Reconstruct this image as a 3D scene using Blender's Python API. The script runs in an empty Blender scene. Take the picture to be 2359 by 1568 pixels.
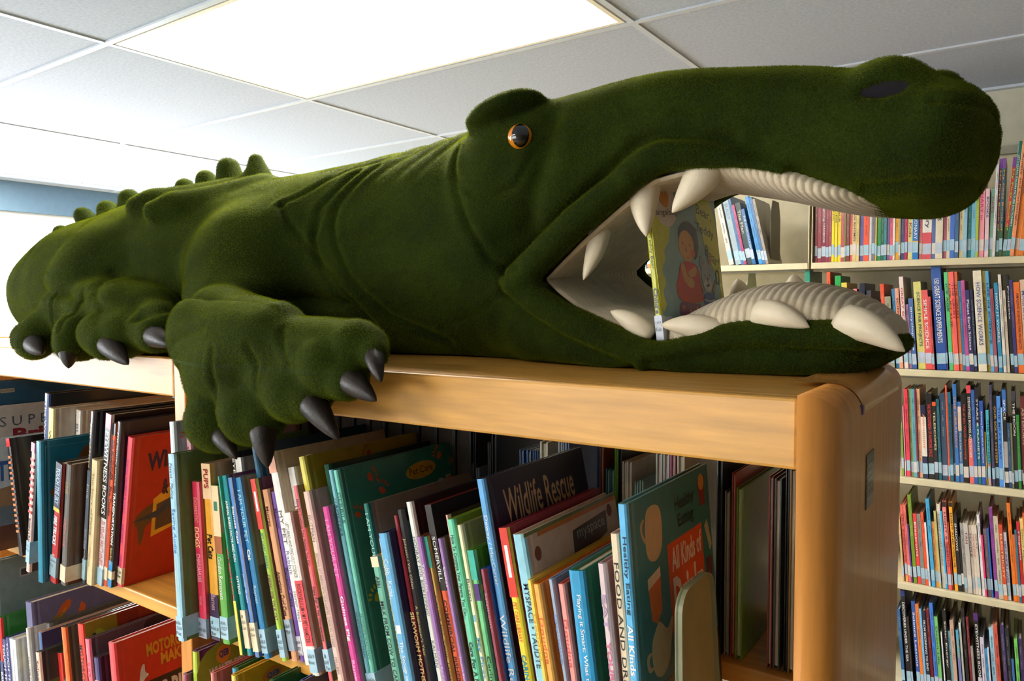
import bpy, bmesh, math, random
import numpy as np
from mathutils import Vector, Matrix

random.seed(7)
rng = np.random.default_rng(7)
scene = bpy.context.scene
COL = scene.collection
CZ = 1.65                                   # eye height of the photographer

# ------------------------------------------------------------------ camera
def set_camera(yaw=34.5, pitch=2.83, roll=0.25, lens=1713.7 * 36.0 / 2359.0):
    y, p, r = map(math.radians, (yaw, pitch, roll))
    f = Vector((-math.sin(y) * math.cos(p), math.cos(y) * math.cos(p), -math.sin(p)))
    rt = Vector((math.cos(y), math.sin(y), 0)); up = rt.cross(f)
    rt2 = rt * math.cos(r) - up * math.sin(r); up2 = rt * math.sin(r) + up * math.cos(r)
    cam = bpy.data.cameras.new('camera'); cam.sensor_width = 36; cam.lens = lens
    cam.clip_start = 0.02; cam.clip_end = 200
    o = bpy.data.objects.new('camera', cam); COL.objects.link(o)
    m = Matrix((rt2, up2, -f)).transposed().to_4x4(); m.translation = Vector((0, 0, CZ))
    o.matrix_world = m
    scene.camera = o
set_camera()

# ------------------------------------------------------------------ light and exposure
vs = scene.view_settings
vs.view_transform = 'Standard'; vs.look = 'None'; vs.gamma = 1.0; vs.use_curve_mapping = False
vs.exposure = EXPOSURE = 0.06
w = bpy.data.worlds.new('world'); scene.world = w; w.use_nodes = True
bg = w.node_tree.nodes['Background']; bg.inputs[0].default_value = (0.82, 0.91, 1.0, 1); bg.inputs[1].default_value = 5.0

def area(name, loc, rot, sx, sy, power, col):
    l = bpy.data.lights.new(name, 'AREA'); l.shape = 'RECTANGLE'; l.size = sx; l.size_y = sy; l.energy = power; l.color = col
    o = bpy.data.objects.new(name, l); COL.objects.link(o); o.location = loc; o.rotation_euler = rot
    return o
# daylight by the left wall windows; an added fill lamp behind the photographer
area('daylight_left_window', (-4.36, 1.45, 1.52), (0, -math.pi / 2, 0), 1.2, 2.0, 95, (0.93, 0.97, 1.0))
area('daylight_left_window', (-4.36, -1.3, 1.52), (0, -math.pi / 2, 0), 1.2, 2.0, 75, (0.95, 0.97, 1.0))
area('rear_fill_lamp', (-1.9, -3.46, 1.35), (math.pi / 2, 0, 0), 2.6, 1.3, 28, (1.0, 0.94, 0.85))

# ------------------------------------------------------------------ helpers
def lin(c):
    c = c / 255.0
    return c / 12.92 if c <= 0.04045 else ((c + 0.055) / 1.055) ** 2.4
def rgb(c):
    return (lin(c[0]), lin(c[1]), lin(c[2]), 1)

MATS = {}
def mat(key, col, rough=0.5, var=0.06, scale=30.0, bump=0.0, bscale=200.0, spec=0.5, coat=0.0, sheen=0.0, sheen_col=None, metal=0.0, stretch=None):
    if key in MATS: return MATS[key]
    m = bpy.data.materials.new(key); m.use_nodes = True; MATS[key] = m
    nt = m.node_tree; b = nt.nodes['Principled BSDF']
    b.inputs['Roughness'].default_value = rough; b.inputs['Specular IOR Level'].default_value = spec
    b.inputs['Metallic'].default_value = metal
    if coat: b.inputs['Coat Weight'].default_value = coat; b.inputs['Coat Roughness'].default_value = 0.12
    if sheen:
        b.inputs['Sheen Weight'].default_value = sheen; b.inputs['Sheen Roughness'].default_value = 0.45
        if sheen_col: b.inputs['Sheen Tint'].default_value = rgb(sheen_col)
    tc = nt.nodes.new('ShaderNodeTexCoord'); n = nt.nodes.new('ShaderNodeTexNoise')
    n.inputs['Scale'].default_value = scale; n.inputs['Detail'].default_value = 4
    src = tc.outputs['Object']
    if stretch:
        mp = nt.nodes.new('ShaderNodeMapping'); mp.inputs['Scale'].default_value = stretch
        nt.links.new(src, mp.inputs['Vector']); src = mp.outputs['Vector']
    nt.links.new(src, n.inputs['Vector'])
    cr = nt.nodes.new('ShaderNodeValToRGB'); a = rgb(col)
    lo = tuple(max(0, v * (1 - var * 2)) for v in a[:3]) + (1,); hi = tuple(min(1, v * (1 + var * 2)) for v in a[:3]) + (1,)
    cr.color_ramp.elements[0].color = lo; cr.color_ramp.elements[0].position = 0.3
    cr.color_ramp.elements[1].color = hi; cr.color_ramp.elements[1].position = 0.7
    nt.links.new(n.outputs['Fac'], cr.inputs['Fac']); nt.links.new(cr.outputs['Color'], b.inputs['Base Color'])
    if bump:
        n2 = nt.nodes.new('ShaderNodeTexNoise'); n2.inputs['Scale'].default_value = bscale; n2.inputs['Detail'].default_value = 2
        nt.links.new(src, n2.inputs['Vector'])
        bp = nt.nodes.new('ShaderNodeBump'); bp.inputs['Strength'].default_value = bump; bp.inputs['Distance'].default_value = 0.002
        nt.links.new(n2.outputs['Fac'], bp.inputs['Height']); nt.links.new(bp.outputs['Normal'], b.inputs['Normal'])
    return m
def emis(key, col, s):
    if key in MATS: return MATS[key]
    m = bpy.data.materials.new(key); m.use_nodes = True; MATS[key] = m
    nt = m.node_tree; nt.nodes.remove(nt.nodes['Principled BSDF']); e = nt.nodes.new('ShaderNodeEmission')
    e.inputs[0].default_value = rgb(col); e.inputs[1].default_value = s
    nt.links.new(e.outputs[0], nt.nodes['Material Output'].inputs['Surface'])
    return m
def ink(c, r=0.35):                         # printed / laminated book colour
    return mat('ink_%d_%d_%d' % tuple(c), c, rough=r, var=0.05, scale=60, coat=0.25)
def paper(c=(205, 190, 160)):
    return mat('paper_%d_%d_%d' % tuple(c), c, rough=0.9, var=0.12, scale=400, spec=0.1, stretch=(6, 0.2, 0.2))

def link(name, me, mats=(), parent=None):
    o = bpy.data.objects.new(name, me)
    if not isinstance(mats, (list, tuple)): mats = [mats]
    if me is not None and len(me.materials) == 0:
        for m in mats: me.materials.append(m)
    if parent is not None: o.parent = parent
    COL.objects.link(o)
    return o
def tag(o, label, cat, group=None, kind=None):
    o['label'] = label
    if cat: o['category'] = cat
    if group: o['group'] = group
    if kind: o['kind'] = kind
    return o
def thing(name, label, cat, loc=(0, 0, 0), rot=(0, 0, 0), group=None):
    o = bpy.data.objects.new(name, None); o.empty_display_size = 0.05; COL.objects.link(o)
    o.location = loc; o.rotation_euler = rot
    return tag(o, label, cat, group)
def structure(o):
    o['kind'] = 'structure'; return o

class MB:                                   # collects shapes, builds ONE mesh
    def __init__(s): s.v = []; s.f = []; s.m = []
    def add(s, vs, fs, mi=0):
        k = len(s.v); s.v += [tuple(v) for v in vs]; s.f += [tuple(i + k for i in f) for f in fs]; s.m += [mi] * len(fs); return s
    def box(s, x0, x1, y0, y1, z0, z1, mi=0, c=0.0):
        if c <= 0:
            vs = [(x, y, z) for z in (z0, z1) for y in (y0, y1) for x in (x0, x1)]
            return s.add(vs, [(0, 2, 3, 1), (4, 5, 7, 6), (0, 1, 5, 4), (2, 6, 7, 3), (0, 4, 6, 2), (1, 3, 7, 5)], mi)
        bm = bmesh.new(); bmesh.ops.create_cube(bm, size=1)
        for v in bm.verts: v.co = Vector(((x0 + x1) / 2 + v.co.x * (x1 - x0), (y0 + y1) / 2 + v.co.y * (y1 - y0), (z0 + z1) / 2 + v.co.z * (z1 - z0)))
        bmesh.ops.bevel(bm, geom=list(bm.edges), offset=c, segments=2, affect='EDGES', profile=0.5)
        bm.verts.index_update(); s.add([v.co[:] for v in bm.verts], [[v.index for v in f.verts] for f in bm.faces], mi); bm.free(); return s
    def poly(s, pts, mi=0): return s.add(pts, [tuple(range(len(pts)))], mi)
    def prism(s, pts, d, mi=0):             # closed outline pts (3D) pushed along vector d
        n = len(pts); q = [tuple(a + b for a, b in zip(p, d)) for p in pts]
        return s.add(list(pts) + q, [tuple(range(n))[::-1], tuple(range(n, 2 * n))] + [(i, (i + 1) % n, n + (i + 1) % n, n + i) for i in range(n)], mi)
    def me(s, name='mesh', smooth=False):
        me = bpy.data.meshes.new(name); me.from_pydata(s.v, [], s.f)
        if any(s.m): me.polygons.foreach_set('material_index', s.m)
        if smooth: me.polygons.foreach_set('use_smooth', [True] * len(s.f))
        me.update(); return me
    def build(s, name, mats, parent=None, smooth=False): return link(name, s.me(name, smooth), mats, parent)

TXT = {}
def text_mesh(s, bold=0.0, shear=0.0, space=1.0):
    k = (s, bold, shear, space)
    if k in TXT: return TXT[k]
    cu = bpy.data.curves.new('t', 'FONT'); cu.body = s; cu.size = 1.0; cu.resolution_u = 2; cu.offset = bold; cu.shear = shear; cu.space_character = space
    o = bpy.data.objects.new('t', cu)
    me = bpy.data.meshes.new_from_object(o)
    bpy.data.objects.remove(o); bpy.data.curves.remove(cu)
    n = len(me.vertices); a = np.empty(n * 3, np.float32); me.vertices.foreach_get('co', a); a = a.reshape(-1, 3)
    fs = [tuple(p.vertices) for p in me.polygons]; bpy.data.meshes.remove(me)
    if n:
        lo = a.min(0); hi = a.max(0); a = a - lo
        TXT[k] = (a, fs, hi - lo)
    else: TXT[k] = (np.zeros((0, 3)), [], np.array([1e-6, 1, 0]))
    return TXT[k]
def text_into(mb, s, origin, ux, uy, L, H, mi=0, bold=0.0, shear=0.0):
    """letter the word s into the box of length L (along ux) and height H (along uy) from origin"""
    a, fs, sz = text_mesh(s, bold, shear)
    o = np.array(origin, float); ux = np.array(ux, float); uy = np.array(uy, float)
    pts = o + np.outer(a[:, 0] * L / max(sz[0], 1e-6), ux) + np.outer(a[:, 1] * H / max(sz[1], 1e-6), uy)
    mb.add(pts.tolist(), fs, mi)

# ------------------------------------------------------------------ common materials
M_WALL = mat('painted_wall_cream', (196, 190, 166), rough=0.8, var=0.03, bump=0.1)
M_BLUE = mat('painted_wall_blue', (92, 118, 138), rough=0.8, var=0.03, bump=0.1)
M_TILE = mat('ceiling_tile_felt', (184, 192, 204), rough=0.95, var=0.05, scale=120, bump=0.2, bscale=300, spec=0.1)
M_GRID = mat('ceiling_grid_white', (196, 202, 208), rough=0.45, var=0.02)
M_CARPET = mat('carpet_grey', (142, 132, 118), rough=1.0, var=0.2, scale=300, bump=0.5)
M_WHITE = mat('window_frame_white', (232, 232, 230), rough=0.4, var=0.02)
M_WOOD = mat('varnished_birch', (198, 144, 62), rough=0.42, var=0.1, scale=6, stretch=(1.2, 14, 14), coat=0.12, bump=0.05, bscale=20)
M_WOODV = mat('varnished_birch_upright', (198, 130, 52), rough=0.38, var=0.1, scale=6, stretch=(14, 14, 1.2), coat=0.15, bump=0.05, bscale=20)
M_CREAM = mat('enamelled_steel_cream', (206, 196, 162), rough=0.4, var=0.03)
M_STEELG = mat('enamelled_steel_green', (126, 128, 96), rough=0.45, var=0.04)
# ------------------------------------------------------------------ the room
XL, XR, YB, YF, ZC = -4.4, 4.6, 2.80, -3.5, 2.31
def room():
    structure(MB().box(XL - .1, XR + .1, YF - .1, YB + .1, -.1, 0).build('floor', M_CARPET))
    structure(MB().box(XL - .1, XR + .1, YB, YB + .12, 0, ZC + .2).build('wall_back', M_WALL))
    structure(MB().box(XR, XR + .12, YF - .1, YB + .1, 0, ZC + .2).build('wall_right', mat('unseen_dark_wall', (98, 74, 54), rough=.7)))  # unseen wall, kept dark to cut bounced light from the right
    def wall_with_windows(name, ax, pos, out, a0, a1, openings, z0, z1, m):
        """a wall cut by window openings; ax 'x' = plane of constant X"""
        mb = MB()
        def bx(b0, b1, zz0, zz1):
            p0, p1 = sorted((pos, pos + out))
            if ax == 'x': mb.box(p0, p1, b0, b1, zz0, zz1)
            else: mb.box(b0, b1, p0, p1, zz0, zz1)
        bx(a0, a1, 0, z0); bx(a0, a1, z1, ZC + .2)
        cur = a0
        for b0, b1 in openings:
            bx(cur, b0, z0, z1); cur = b1
        bx(cur, a1, z0, z1)
        structure(mb.build(name, m))
        for i, (b0, b1) in enumerate(openings):
            w = MB(); t = .05; q0, q1 = sorted((pos + out * .3, pos + out * .7))
            def fx(c0, c1, zz0, zz1, tgt=w, d0=q0, d1=q1):
                if ax == 'x': tgt.box(d0, d1, c0, c1, zz0, zz1)
                else: tgt.box(c0, c1, d0, d1, zz0, zz1)
            fx(b0, b1, z0, z0 + t); fx(b0, b1, z1 - t, z1); fx(b0, b0 + t, z0 + t, z1 - t); fx(b1 - t, b1, z0 + t, z1 - t)
            mid = (b0 + b1) / 2
            room.n += 1
            win = structure(w.build('window_%d' % room.n, M_WHITE))
            mu = MB(); fx(mid - .02, mid + .02, z0 + t, z1 - t, mu); mu.build('mullion', M_WHITE, win)
            for g0, g1 in ((b0 + t, mid - .02), (mid + .02, b1 - t)):
                gl = MB(); gm = (q0 + q1) / 2; fx(g0, g1, z0 + t, z1 - t, gl, gm - .003, gm + .003); gl.build('pane', M_GLASS, win)
            si = MB(); s0, s1 = sorted((pos - out * .9, pos + out * .3)); fx(b0 - .04, b1 + .04, z0 - .03, z0, si, s0, s1); si.build('window_sill', M_WHITE, win)
    room.n = 0
    wall_with_windows('wall_left', 'x', XL, -.12, YF - .1, YB + .1, [(-2.4, -.2), (.35, 2.55)], .9, 2.15, M_BLUE)
    wall_with_windows('wall_front', 'y', YF, -.12, XL - .1, XR + .1, [(-3.3, -.5)], .6, 2.05, M_WALL)
    # facade of the house across the street, burnt out by the daylight
    fac = thing('brick_building', 'pale brick building outside the bright window', 'building', (-14, 2.5, -3))
    MB().box(-2, 0, -7, 9, 0, 4.6).build('wall', mat('pale_brick', (228, 208, 196), rough=.9, var=.08), fac)
    MB().box(-2.2, .2, -7.2, 9.2, 4.6, 4.9).build('cornice', mat('pale_stone', (235, 228, 220), rough=.9), fac)
    for k in range(5):
        y = -5.4 + k * 2.9
        f = MB().box(-.02, .06, y, y + 1.2, 2.2, 4.0).build('window', M_WHITE, fac)
        MB().box(.06, .07, y + .1, y + 1.1, 2.3, 3.9).build('pane', mat('far_pane', (190, 200, 215), rough=.2), f)

M_GLASS = bpy.data.materials.new('window_glass'); M_GLASS.use_nodes = True
_nt = M_GLASS.node_tree; _nt.nodes.remove(_nt.nodes['Principled BSDF'])
_t = _nt.nodes.new('ShaderNodeBsdfTransparent'); _t.inputs[0].default_value = (.97, .99, 1, 1)
_g = _nt.nodes.new('ShaderNodeBsdfGlossy'); _g.inputs['Roughness'].default_value = .02
_mx = _nt.nodes.new('ShaderNodeMixShader'); _mx.inputs[0].default_value = .06
_nt.links.new(_t.outputs[0], _mx.inputs[1]); _nt.links.new(_g.outputs[0], _mx.inputs[2]); _nt.links.new(_mx.outputs[0], _nt.nodes['Material Output'].inputs['Surface'])
room()

# ceiling: lay-in tiles in a T-bar grid, recessed light boxes in some cells
TX, TY, GX, GY = 1.15, .64, -.777, 1.0
def ceiling():
    structure(MB().box(XL - .1, XR + .1, YF - .1, YB + .1, ZC + .2, ZC + .25).build('ceiling', M_TILE))
    C = [o for o in COL.objects if o.name == 'ceiling'][0]
    xs = [GX + TX * k for k in range(-4, 6)]; ys = [GY + TY * k for k in range(-8, 5)]
    lights = {(-1, 0), (-3, 0), (-1, -4), (-3, -4)}
    tile = None; n = 0
    for i in range(-4, 5):
        for j in range(-8, 4):
            x0, x1, y0, y1 = GX + TX * i, GX + TX * (i + 1), GY + TY * j, GY + TY * (j + 1)
            a0, a1, b0, b1 = max(x0, XL), min(x1, XR), max(y0, YF), min(y1, YB)
            if a1 - a0 < .05 or b1 - b0 < .05: continue
            if (i, j) in lights: light_box(i, j, x0, x1, y0, y1); continue
            full = abs(a1 - a0 - TX) < 1e-6 and abs(b1 - b0 - TY) < 1e-6
            if full:
                if tile is None:
                    tile = MB().box(0, TX - .012, 0, TY - .012, 0, .015).me('ceiling_tile'); tile.materials.append(M_TILE)
                o = link('ceiling_tile', tile, [], C)
            else: o = link('ceiling_tile', MB().box(0, a1 - a0 - .012, 0, b1 - b0 - .012, 0, .015).me('ceiling_tile'), [M_TILE], C)
            o.location = (a0 + .006, b0 + .006, ZC + .004)
    for x in xs:
        if XL < x < XR: MB().box(x - .008, x + .008, YF, YB, ZC, ZC + .006).box(x - .002, x + .002, YF, YB, ZC + .006, ZC + .04).build('ceiling_rail', M_GRID, C)
    for y in ys:
        if YF < y < YB: MB().box(XL, XR, y - .008, y + .008, ZC - .001, ZC + .005).box(XL, XR, y - .002, y + .002, ZC + .005, ZC + .04).build('ceiling_rail', M_GRID, C)
    for nm, bx in (('trim_1', (XL, XL + .025, YF, YB)), ('trim_2', (XL, XR, YB - .025, YB))):
        structure(MB().box(bx[0], bx[1], bx[2], bx[3], ZC - .004, ZC + .02).build(nm, M_GRID))
LIGHT_S = 36.0
def light_box(i, j, x0, x1, y0, y1):
    where = {(-1, 0): 'bright recessed ceiling light box above the crocodile', (-3, 0): 'recessed ceiling light box nearest the window, at the left edge',
             (1, 0): 'recessed ceiling light box to the right of the crocodile snout', (-1, -4): 'recessed ceiling light box behind the viewer',
             (-3, -4): 'recessed ceiling light box behind the viewer by the window wall', (1, -4): 'recessed ceiling light box behind the viewer on the right'}[(i, j)]
    t = thing('ceiling_light', where, 'ceiling light', (x0, y0, ZC), group='recessed ceiling lights')
    e = .014; W, D = TX - 2 * e, TY - 2 * e
    mf = mat('light_housing_cream', (246, 236, 212), rough=.5, var=.02)
    MB().box(e, e + W, e, e + .012, 0, .11).box(e, e + W, e + D - .012, e + D, 0, .11).box(e, e + .012, e + .012, e + D - .012, 0, .11).box(e + W - .012, e + W, e + .012, e + D - .012, 0, .11).box(e, e + W, e, e + D, .11, .12).build('housing', mf, t)
    MB().box(e + .03, e + W - .03, e + .03, e + D - .03, .085, .1).build('diffuser', emis('light_diffuser', (255, 249, 238), LIGHT_S), t)
    # central basket hanging a little lower
    MB().box(e + .12, e + W - .03, e + D * .42, e + D * .58, .03, .085).build('lamp_basket', emis('light_diffuser', (255, 249, 238), LIGHT_S), t)
ceiling()
# ------------------------------------------------------------------ the double-faced wooden bookcase run
TOPZ = 1.57; YF0, YB0 = .64, 1.02
SH_F = [1.175, .835, .50, .16]; SH_B = [1.235, .90, .55, .16]
def round_panel(x0, x1, y0, y1, z0, z1, r, side=1):
    """upright end panel: the outer long edges and the outer top edge are rounded over with radius r"""
    bm = bmesh.new(); bmesh.ops.create_cube(bm, size=1)
    for v in bm.verts: v.co = Vector(((x0 + x1) / 2 + v.co.x * (x1 - x0), (y0 + y1) / 2 + v.co.y * (y1 - y0), (z0 + z1) / 2 + v.co.z * (z1 - z0)))
    xo = x1 if side > 0 else x0
    ed = [e for e in bm.edges if all(abs(v.co.x - xo) < 1e-6 for v in e.verts) and not all(abs(v.co.z - z0) < 1e-6 for v in e.verts)]
    bmesh.ops.bevel(bm, geom=ed, offset=r, segments=8, affect='EDGES', profile=0.5)
    me = bpy.data.meshes.new('end_panel'); bm.to_mesh(me); bm.free()
    for p in me.polygons: p.use_smooth = True
    return me
def bookcase(name_label, xa, xb, right_end, left_end, shelves_f, shelves_b):
    t = thing('bookcase', name_label, 'bookcase', ((xa + xb) / 2, (YF0 + YB0) / 2, 0), group='wooden bookcases under the crocodile')
    ox, oy = -(xa + xb) / 2, -(YF0 + YB0) / 2
    def part(name, x0, x1, y0, y1, z0, z1, m, c=.0025):
        return MB().box(x0 + ox, x1 + ox, y0 + oy, y1 + oy, z0, z1, 0, c).build(name, m, t)
    part('top_board', xa, xb, YF0 + .021, YB0 - .021, TOPZ - .022, TOPZ, M_WOOD)
    part('front_apron', xa, xb, YF0, YF0 + .02, TOPZ - .06, TOPZ + .0005, M_WOOD, .003)
    part('rear_apron', xa, xb, YB0 - .02, YB0, TOPZ - .06, TOPZ + .0005, M_WOOD, .003)
    for z in shelves_f: part('shelf', xa, xb, YF0 + .006, .828, z - .022, z, M_WOOD)
    for z in shelves_b: part('shelf', xa, xb, .832, YB0 - .006, z - .022, z, M_WOOD)
    part('plinth', xa, xb, YF0 + .03, YB0 - .03, 0, .1, M_WOODV)
    if right_end:
        me = round_panel(xb + ox + .001, xb + ox + .034, YF0 - .008 + oy, YB0 + .002 + oy, 0, TOPZ + .004, .026)
        link('end_panel', me, M_WOODV, t)
    else: part('upright', xb + .0005, xb + .03, YF0, YB0, 0, TOPZ - .001, M_WOODV)
    if left_end: part('end_panel', xa - .032, xa - .001, YF0 - .008, YB0, 0, TOPZ + .004, M_WOODV, .006)
    return t, ox, oy
bk_r, ox_, oy_ = bookcase('wooden bookcase unit carrying the crocodile head, with the rounded end panel', -1.036, -.152, True, False, SH_F, SH_B)
bk_l, _, _ = bookcase('wooden bookcase unit carrying the crocodile tail, left of the dividing upright', -2.10, -1.068, False, True, SH_F, SH_B)
# stuck-on card and yellowed tape on its edge
XE = -.118
st = MB().box(XE + .0001 + ox_, XE + .001 + ox_, .755 + oy_, .795 + oy_, TOPZ - .115, TOPZ - .063).build('sticker', ink((44, 50, 46)), bk_r)
mb = MB()
for k in range(5): mb.box(XE + .001 + ox_, XE + .0013 + ox_, .759 + oy_, .785 + oy_ - .003 * (k % 2), TOPZ - .075 - .007 * k, TOPZ - .0725 - .007 * k)
mb.build('print', ink((96, 100, 92)), st)
MB().box(XE + .001 + ox_, XE + .0013 + ox_, .757 + oy_, .793 + oy_, TOPZ - .114, TOPZ - .104).build('print', ink((120, 118, 108)), st)
M_TAPE = mat('yellowed_tape', (206, 142, 72), rough=.22, var=.08, scale=12, coat=.25)
mb = MB(); N = 10; R = .0266
for k in range(N + 1):
    a = math.pi / 2 * k / N; x = XE - .026 + R * math.sin(a) + ox_; z = TOPZ + .004 - .026 + R * math.cos(a)
    for y in (.735, .965): mb.v.append((x, y + oy_, z + .0006))
mb.v = [(XE - .06 + ox_, .735 + oy_, TOPZ + .0052), (XE - .06 + ox_, .965 + oy_, TOPZ + .0052)] + mb.v
for k in range(N + 1): mb.f.append((2 * k, 2 * k + 1, 2 * k + 3, 2 * k + 2)); mb.m.append(0)
tp = mb.build('tape_strip', M_TAPE, bk_r, True)
MB().box(XE - .0035 + ox_, XE + .0012 + ox_, .728 + oy_, .736 + oy_, TOPZ - .022, TOPZ - .013, 0, .001).build('marker_spot', ink((70, 30, 80)), bk_r)
# ------------------------------------------------------------------ the plush crocodile (z below is measured from eye height CZ)
VOX = .004; PILE_N = 700000
GX0, GY0, GZ0 = -2.32, .48, -.26
NX, NY, NZ = int(2.40 / VOX), int(.86 / VOX), int(.64 / VOX)
gx = (GX0 + np.arange(NX) * VOX).astype(np.float32); gy = (GY0 + np.arange(NY) * VOX).astype(np.float32); gz = (GZ0 + np.arange(NZ) * VOX).astype(np.float32)
FLD = np.full((NX, NY, NZ), .2, np.float32)
def sl(lo, hi, g):
    return slice(max(0, int(np.searchsorted(g, lo))), int(np.searchsorted(g, hi)))
def smin(a, b, k):
    h = np.maximum(k - np.abs(a - b), 0) / k
    return np.minimum(a, b) - h * h * k * .25
def put(lo, hi, fn, k=.02, sub=False):
    m = .03 + k
    s = (sl(lo[0] - m, hi[0] + m, gx), sl(lo[1] - m, hi[1] + m, gy), sl(lo[2] - m, hi[2] + m, gz))
    X, Y, Z = gx[s[0]][:, None, None], gy[s[1]][None, :, None], gz[s[2]][None, None, :]
    d = fn(X, Y, Z).astype(np.float32)
    FLD[s] = -smin(-FLD[s], d, k) if sub else smin(FLD[s], d, k)
def cone(a, b, ra, rb, k=.03, sy=1.0):
    a, b = np.array(a, float), np.array(b, float)
    r = max(ra, rb)
    def fn(X, Y, Z):
        ab = b - a; L = (ab ** 2).sum() + 1e-9
        t = np.clip(((X - a[0]) * ab[0] + (Y - a[1]) * ab[1] + (Z - a[2]) * ab[2]) / L, 0, 1)
        return np.sqrt((X - a[0] - t * ab[0]) ** 2 + ((Y - a[1] - t * ab[1]) / sy) ** 2 + (Z - a[2] - t * ab[2]) ** 2) - (ra + (rb - ra) * t)
    put(np.minimum(a, b) - r, np.maximum(a, b) + r, fn, k)
def ell(c, r, k=.03, rot=0.0, sub=False):
    """ellipsoid, turned by rot in the XZ plane"""
    cs, sn = math.cos(rot), math.sin(rot)
    def fn(X, Y, Z):
        x = (X - c[0]) * cs + (Z - c[2]) * sn; z = -(X - c[0]) * sn + (Z - c[2]) * cs
        return (np.sqrt((x / r[0]) ** 2 + ((Y - c[1]) / r[1]) ** 2 + (z / r[2]) ** 2) - 1) * min(r)
    R = max(r); put((c[0] - R, c[1] - r[1], c[2] - R), (c[0] + R, c[1] + r[1], c[2] + R), fn, k, sub)
def smooth_tab(tab, sig):
    xs = np.array([t[0] for t in tab]); out = []
    fine = np.arange(xs[0] - .2, xs[-1] + .2, .004); ker = np.exp(-.5 * (np.arange(-40, 41) * .004 / sig) ** 2); ker /= ker.sum()
    for c in range(1, len(tab[0])):
        y = np.interp(fine, xs, [t[c] for t in tab]); y = np.convolve(np.pad(y, 40, mode='edge'), ker, 'valid'); out.append(y)
    return fine, out
def loft(tab, n=2.3, k=.05, sig=.025, cap0=.1, cap1=.1):
    """tab rows: X, centre Y, half width, top Z, bottom Z. Rounded caps at both ends."""
    fine, (cy, ry, zt, zb) = smooth_tab(tab, sig)
    x0, x1 = tab[0][0], tab[-1][0]
    def fn(X, Y, Z):
        xx = X[:, 0, 0]
        g = lambda q: np.interp(xx, fine, q)[:, None, None]
        s = np.ones_like(xx); a = xx < x0 + cap0; s[a] = np.sqrt(np.clip(1 - ((x0 + cap0 - xx[a]) / cap0) ** 2, 1e-4, 1))
        a = xx > x1 - cap1; s[a] = np.minimum(s[a], np.sqrt(np.clip(1 - ((xx[a] - x1 + cap1) / cap1) ** 2, 1e-4, 1)))
        s = s[:, None, None]
        RY = g(ry) * s; RZ = (g(zt) - g(zb)) * .5 * s; C = (g(zt) + g(zb)) * .5
        q = (np.abs((Y - g(cy)) / RY) ** n + np.abs((Z - C) / RZ) ** n) ** (1 / n)
        d = (q - 1) * np.minimum(RY, RZ)
        out = np.maximum(x0 - xx, xx - x1)[:, None, None]
        return np.where(out > 0, np.maximum(np.sqrt(np.maximum(d, 0) ** 2 + out ** 2), .004), np.minimum(d, .2))
    ys = [t[1] - t[2] for t in tab] + [t[1] + t[2] for t in tab]
    put((x0, min(ys), min(t[4] for t in tab)), (x1, max(ys), max(t[3] for t in tab)), fn, k)

BOT = -.081
# trunk, from the rump to the neck
loft([(-1.985, .95, .12, .035, -.06), (-1.91, .945, .16, .085, BOT), (-1.85, .92, .185, .118, BOT - .01), (-1.78, .90, .205, .152, BOT - .02), (-1.70, .89, .21, .176, BOT - .02), (-1.60, .885, .215, .192, BOT - .02), (-1.40, .885, .215, .212, BOT - .02),
      (-1.20, .905, .205, .222, BOT - .02), (-1.10, .93, .195, .227, BOT - .02), (-1.0, .95, .19, .236, BOT - .02), (-.90, .965, .185, .247, BOT - .02), (-.80, .975, .18, .258, BOT - .02), (-.70, .98, .178, .270, BOT - .02), (-.60, .98, .175, .282, BOT - .015), (-.52, .98, .15, .280, BOT)],
     n=2.25, cap0=.12, cap1=.10)
# upper jaw and snout
loft([(-.70, .98, .165, .262, .10), (-.60, .98, .165, .276, .06), (-.52, .978, .158, .282, .065), (-.455, .975, .152, .292, .115), (-.40, .972, .147, .293, .142), (-.358, .97, .143, .290, .158), (-.295, .967, .138, .284, .150), (-.236, .963, .135, .276, .130), (-.195, .96, .135, .266, .116),
      (-.148, .957, .138, .252, .104), (-.112, .954, .142, .238, .098), (-.08, .95, .138, .220, .098), (-.035, .947, .118, .194, .106)],
     n=3.0, k=.05, cap0=.12, cap1=.06, sig=.016)
# lower jaw lying on the bookcase
loft([(-.66, .98, .165, .09, BOT), (-.56, .98, .165, .04, BOT - .01), (-.488, .978, .16, -.008, BOT - .012), (-.426, .975, .155, -.032, BOT - .012), (-.36, .97, .15, -.048, BOT - .012), (-.335, .967, .148, -.046, BOT - .012), (-.293, .965, .145, -.034, BOT - .012), (-.235, .962, .142, -.018, BOT - .012),
      (-.18, .958, .138, -.016, BOT - .008), (-.145, .955, .13, -.018, BOT - .002), (-.102, .952, .11, -.026, -.064)],
     n=3.2, k=.03, cap0=.12, cap1=.075, sig=.012)
# the gape: a wedge cut clean through at the hinge
def gape(X, Y, Z):
    up = np.interp(X[:, 0, 0], [-.572, -.528, -.47, -.40, -.36, -.30, -.25], [.032, .050, .092, .138, .158, .138, .11])[:, None, None]
    lo = np.interp(X[:, 0, 0], [-.572, -.528, -.488, -.426, -.36, -.30, -.25], [.032, .014, -.010, -.034, -.05, -.03, .0])[:, None, None]
    sh = (Y - .83) * .10
    return np.maximum(np.maximum(Z - up - sh, lo + sh * .6 - Z), np.maximum(-.572 - X, X + .25)) + .0 * Y
put((-.572, .7, -.05), (-.25, 1.3, .2), gape, k=.016, sub=True)
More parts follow.
